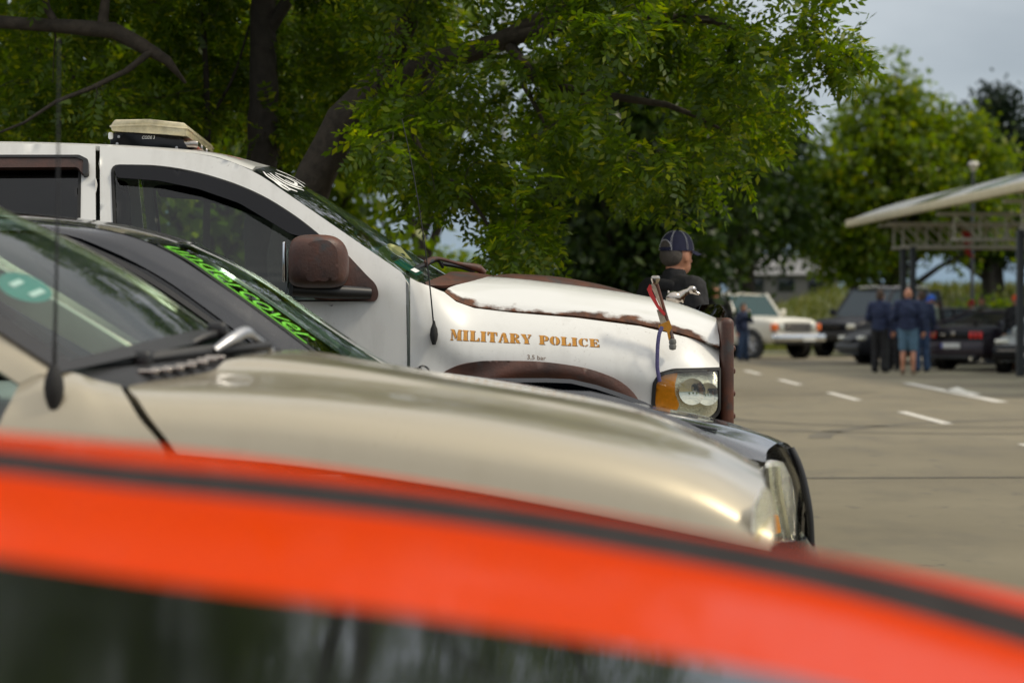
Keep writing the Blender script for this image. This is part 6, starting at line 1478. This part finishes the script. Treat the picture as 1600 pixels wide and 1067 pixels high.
# ================================================================== canopy, lamps, building
MT['cream_metal'] = plain('cream_gutter', (.66, .58, .38), .45, var=.12, scale=4); MT['roofsheet'] = plain('pale_roof_sheet', (.24, .25, .24), .45, var=.25, scale=5)
MT['steel'] = plain('painted_steel', (.56, .53, .46), .5, var=.15); MT['post'] = plain('dark_post', (.035, .04, .045), .5); MT['skylight'] = glass('roof_skylight', (.70, .78, .82), .1)
def build_canopy():
    e0, e1 = np.array((9.26, 66.0)), np.array((9.98, 47.1)); ax = unit(e1 - e0); a = math.atan2(ax[1], ax[0])
    t = thing('shelter_canopy', 'arched shelter canopy with cream gutter and lattice trusses on dark posts', 'canopy', (e0[0], e0[1], 0), a)
    L, Wd, n = 30.0, 8.2, 20       # runs along local x, spans local y
    prof = [(y, 3.80 + .85 * (1 - (1 - min(1, y / 4.1)) ** 2.0) if y <= 4.1 else 3.80 + .85 * (1 - (1 - min(1, (Wd - y) / 4.1)) ** 2.0)) for y in np.linspace(0, Wd, 21)]
    pw = L / n; base = sky_me = None
    for i in range(n):
        if base is None:
            V = [(x, y, z + .05 * (abs(x - pw / 2) > pw / 2 - .06)) for y, z in prof for x in (0, .05, pw - .05, pw - .012)]
            base = mk('roof_panel', V, [tuple(q) for q in grid_faces(21, 4)], MT['roofsheet'], t); orient(base, UP); solid(base, .02); o = base
        else:
            o = base.copy(); COL.objects.link(o)
        o.location = (i * pw, 0, 0)
        if i % 4 in (1, 2) and i > 2:
            if sky_me is None: sky_me = base.data.copy(); sky_me.materials.clear(); sky_me.materials.append(MT['skylight'])
            o.data = sky_me; o['label'] = 'translucent bluish roof panel'
    for y in (-.06, Wd + .06):
        g = rbox('gutter', (L / 2, y, 3.74), (L + .2, .16, .19), MT['cream_metal'], t, .03)
    for x in (-.05, L + .05): tube('verge', [(x, y, z - .01) for y, z in prof], .05, MT['cream_metal'], t, 8)
    for x in (3.4, 4.6, 10.5, 16.8, 22.8, 28.9):
        tr = MB()
        tr.box((x, Wd / 2, 3.56), (.09, Wd - .2, .08))
        truss = tr.build('truss', MT['steel'], t)
        rbox('bottom_chord', (x, Wd / 2, 2.98), (.09, Wd - .9, .08), MT['steel'], truss, .01)
        m = 13; ys = np.linspace(.5, Wd - .5, m)
        for i in range(m):
            tube('truss_post', [(x, ys[i], 2.98), (x, ys[i], 3.56)], .028, MT['steel'], truss, 6)
            if i < m - 1: tube('truss_diagonal', [(x, ys[i], 3.55), (x, ys[i + 1], 2.99)], .024, MT['steel'], truss, 6)
        for y in (.55, 4.1, Wd - .55):
            tube('arch_strut', [(x, y, 3.58), (x, y, np.interp(y, [p[0] for p in prof], [p[1] for p in prof]) - .03)], .03, MT['post'], truss, 6)
        for y in ((.75, Wd - .75) if x < 5 else (.45, Wd - .45) if x not in (10.5, 22.8) else ()): rbox('post', (x, y, 1.49), (.15, .15, 2.98), MT['post'], t, .02)
    for y in (2.0, 4.1, 6.2):
        z = np.interp(y, [p[0] for p in prof], [p[1] for p in prof]) - .08; tube('purlin', [(0, y, z), (L, y, z)], .04, MT['post'], t, 6)
    f = thing('pennant', 'small red pennant hanging from the canopy truss', 'pennant', (11.6, 62.4, 3.42))
    mk('cloth', [(0, 0, 0), (.22, .02, -.03), (.30, 0, -.3), (.22, -.03, -.52), (.34, .02, -.72), (.1, 0, -.6), (.08, .02, -.3)], [(0, 1, 2, 6), (6, 2, 3), (6, 3, 4, 5)], MT['red'], f, False); tube('cord', [(0, 0, .15), (0, 0, 0), (.0, .01, -.02)], .008, MT['plastic'], f, 5)
build_canopy()
def build_lamps():
    x = (1519 - CX) / F * 74.4
    t = thing('street_lamp', 'dark lamp post with pale rounded head rising above the canopy', 'street lamp', (x, 74.4, 0))
    tube('pole', [(0, 0, 0), (0, 0, 3), (.03, 0, 5.8)], (.07, .055, .045), MT['post'], t, 10)
    lathe('lamp_head', [(0, .11), (.10, .10), (.16, .05), (.17, .0), (.12, -.06), (.05, -.20), (.0, -.20)], 'z', (.04, 0, 5.86), MT['steel'], t, 20)
    t = thing('street_lamp', 'pale lamp post half hidden by hanging leaves beyond the pickup windscreen', 'street lamp', ((787 - CX) / F * 36, 36, 0))
    tube('pole', [(0, 0, 0), (0, 0, 3), (0, 0, 6.4)], (.075, .06, .05), plain('galvanised_pole', (.42, .44, .46), .45, .4), t, 10)
    lathe('lamp_head', [(0, .12), (.2, .1), (.24, .0), (.1, -.1), (.05, -.2), (0, -.2)], 'z', (0, 0, 6.5), MT['steel'], t, 16)
    d = 128; x = (1222 - CX) / F * d; z0 = float(bank_z(np.array(x), np.array(float(d))))
    t = thing('farm_building', 'low building with grey pitched roof behind the cream off-roader', 'building', (x, d, z0 - .1))
    wl = MB(); wl.box((0, 0, .8), (5.5, 3.6, 1.6)); w = wl.build('wall', plain('rendered_wall', (.16, .155, .145), .9), t)
    for k in (-1.6, 0, 1.6): wn = rbox('window', (k, -1.82, .95), (.9, .06, .7), MT['post'], t, .02); rbox('pane', (k, -1.86, .95), (.76, .02, .56), MT['tint'], wn, .005)
    for s in (-1, 1):
        orient(solid(mk('roof', [(-3, s * 2.1, 1.5), (3, s * 2.1, 1.5), (2.6, 0, 2.6), (-2.6, 0, 2.6)], [(0, 1, 2, 3)], plain('grey_roof', (.20, .20, .20), .8), t, False), .08), UP)
    for s in (-1, 1): mk('gable', [(s * 2.7, -1.8, 1.6), (s * 2.7, 1.8, 1.6), (s * 2.55, 0, 2.5)], [(0, 1, 2)], MT['steel'], t, False)
build_lamps()
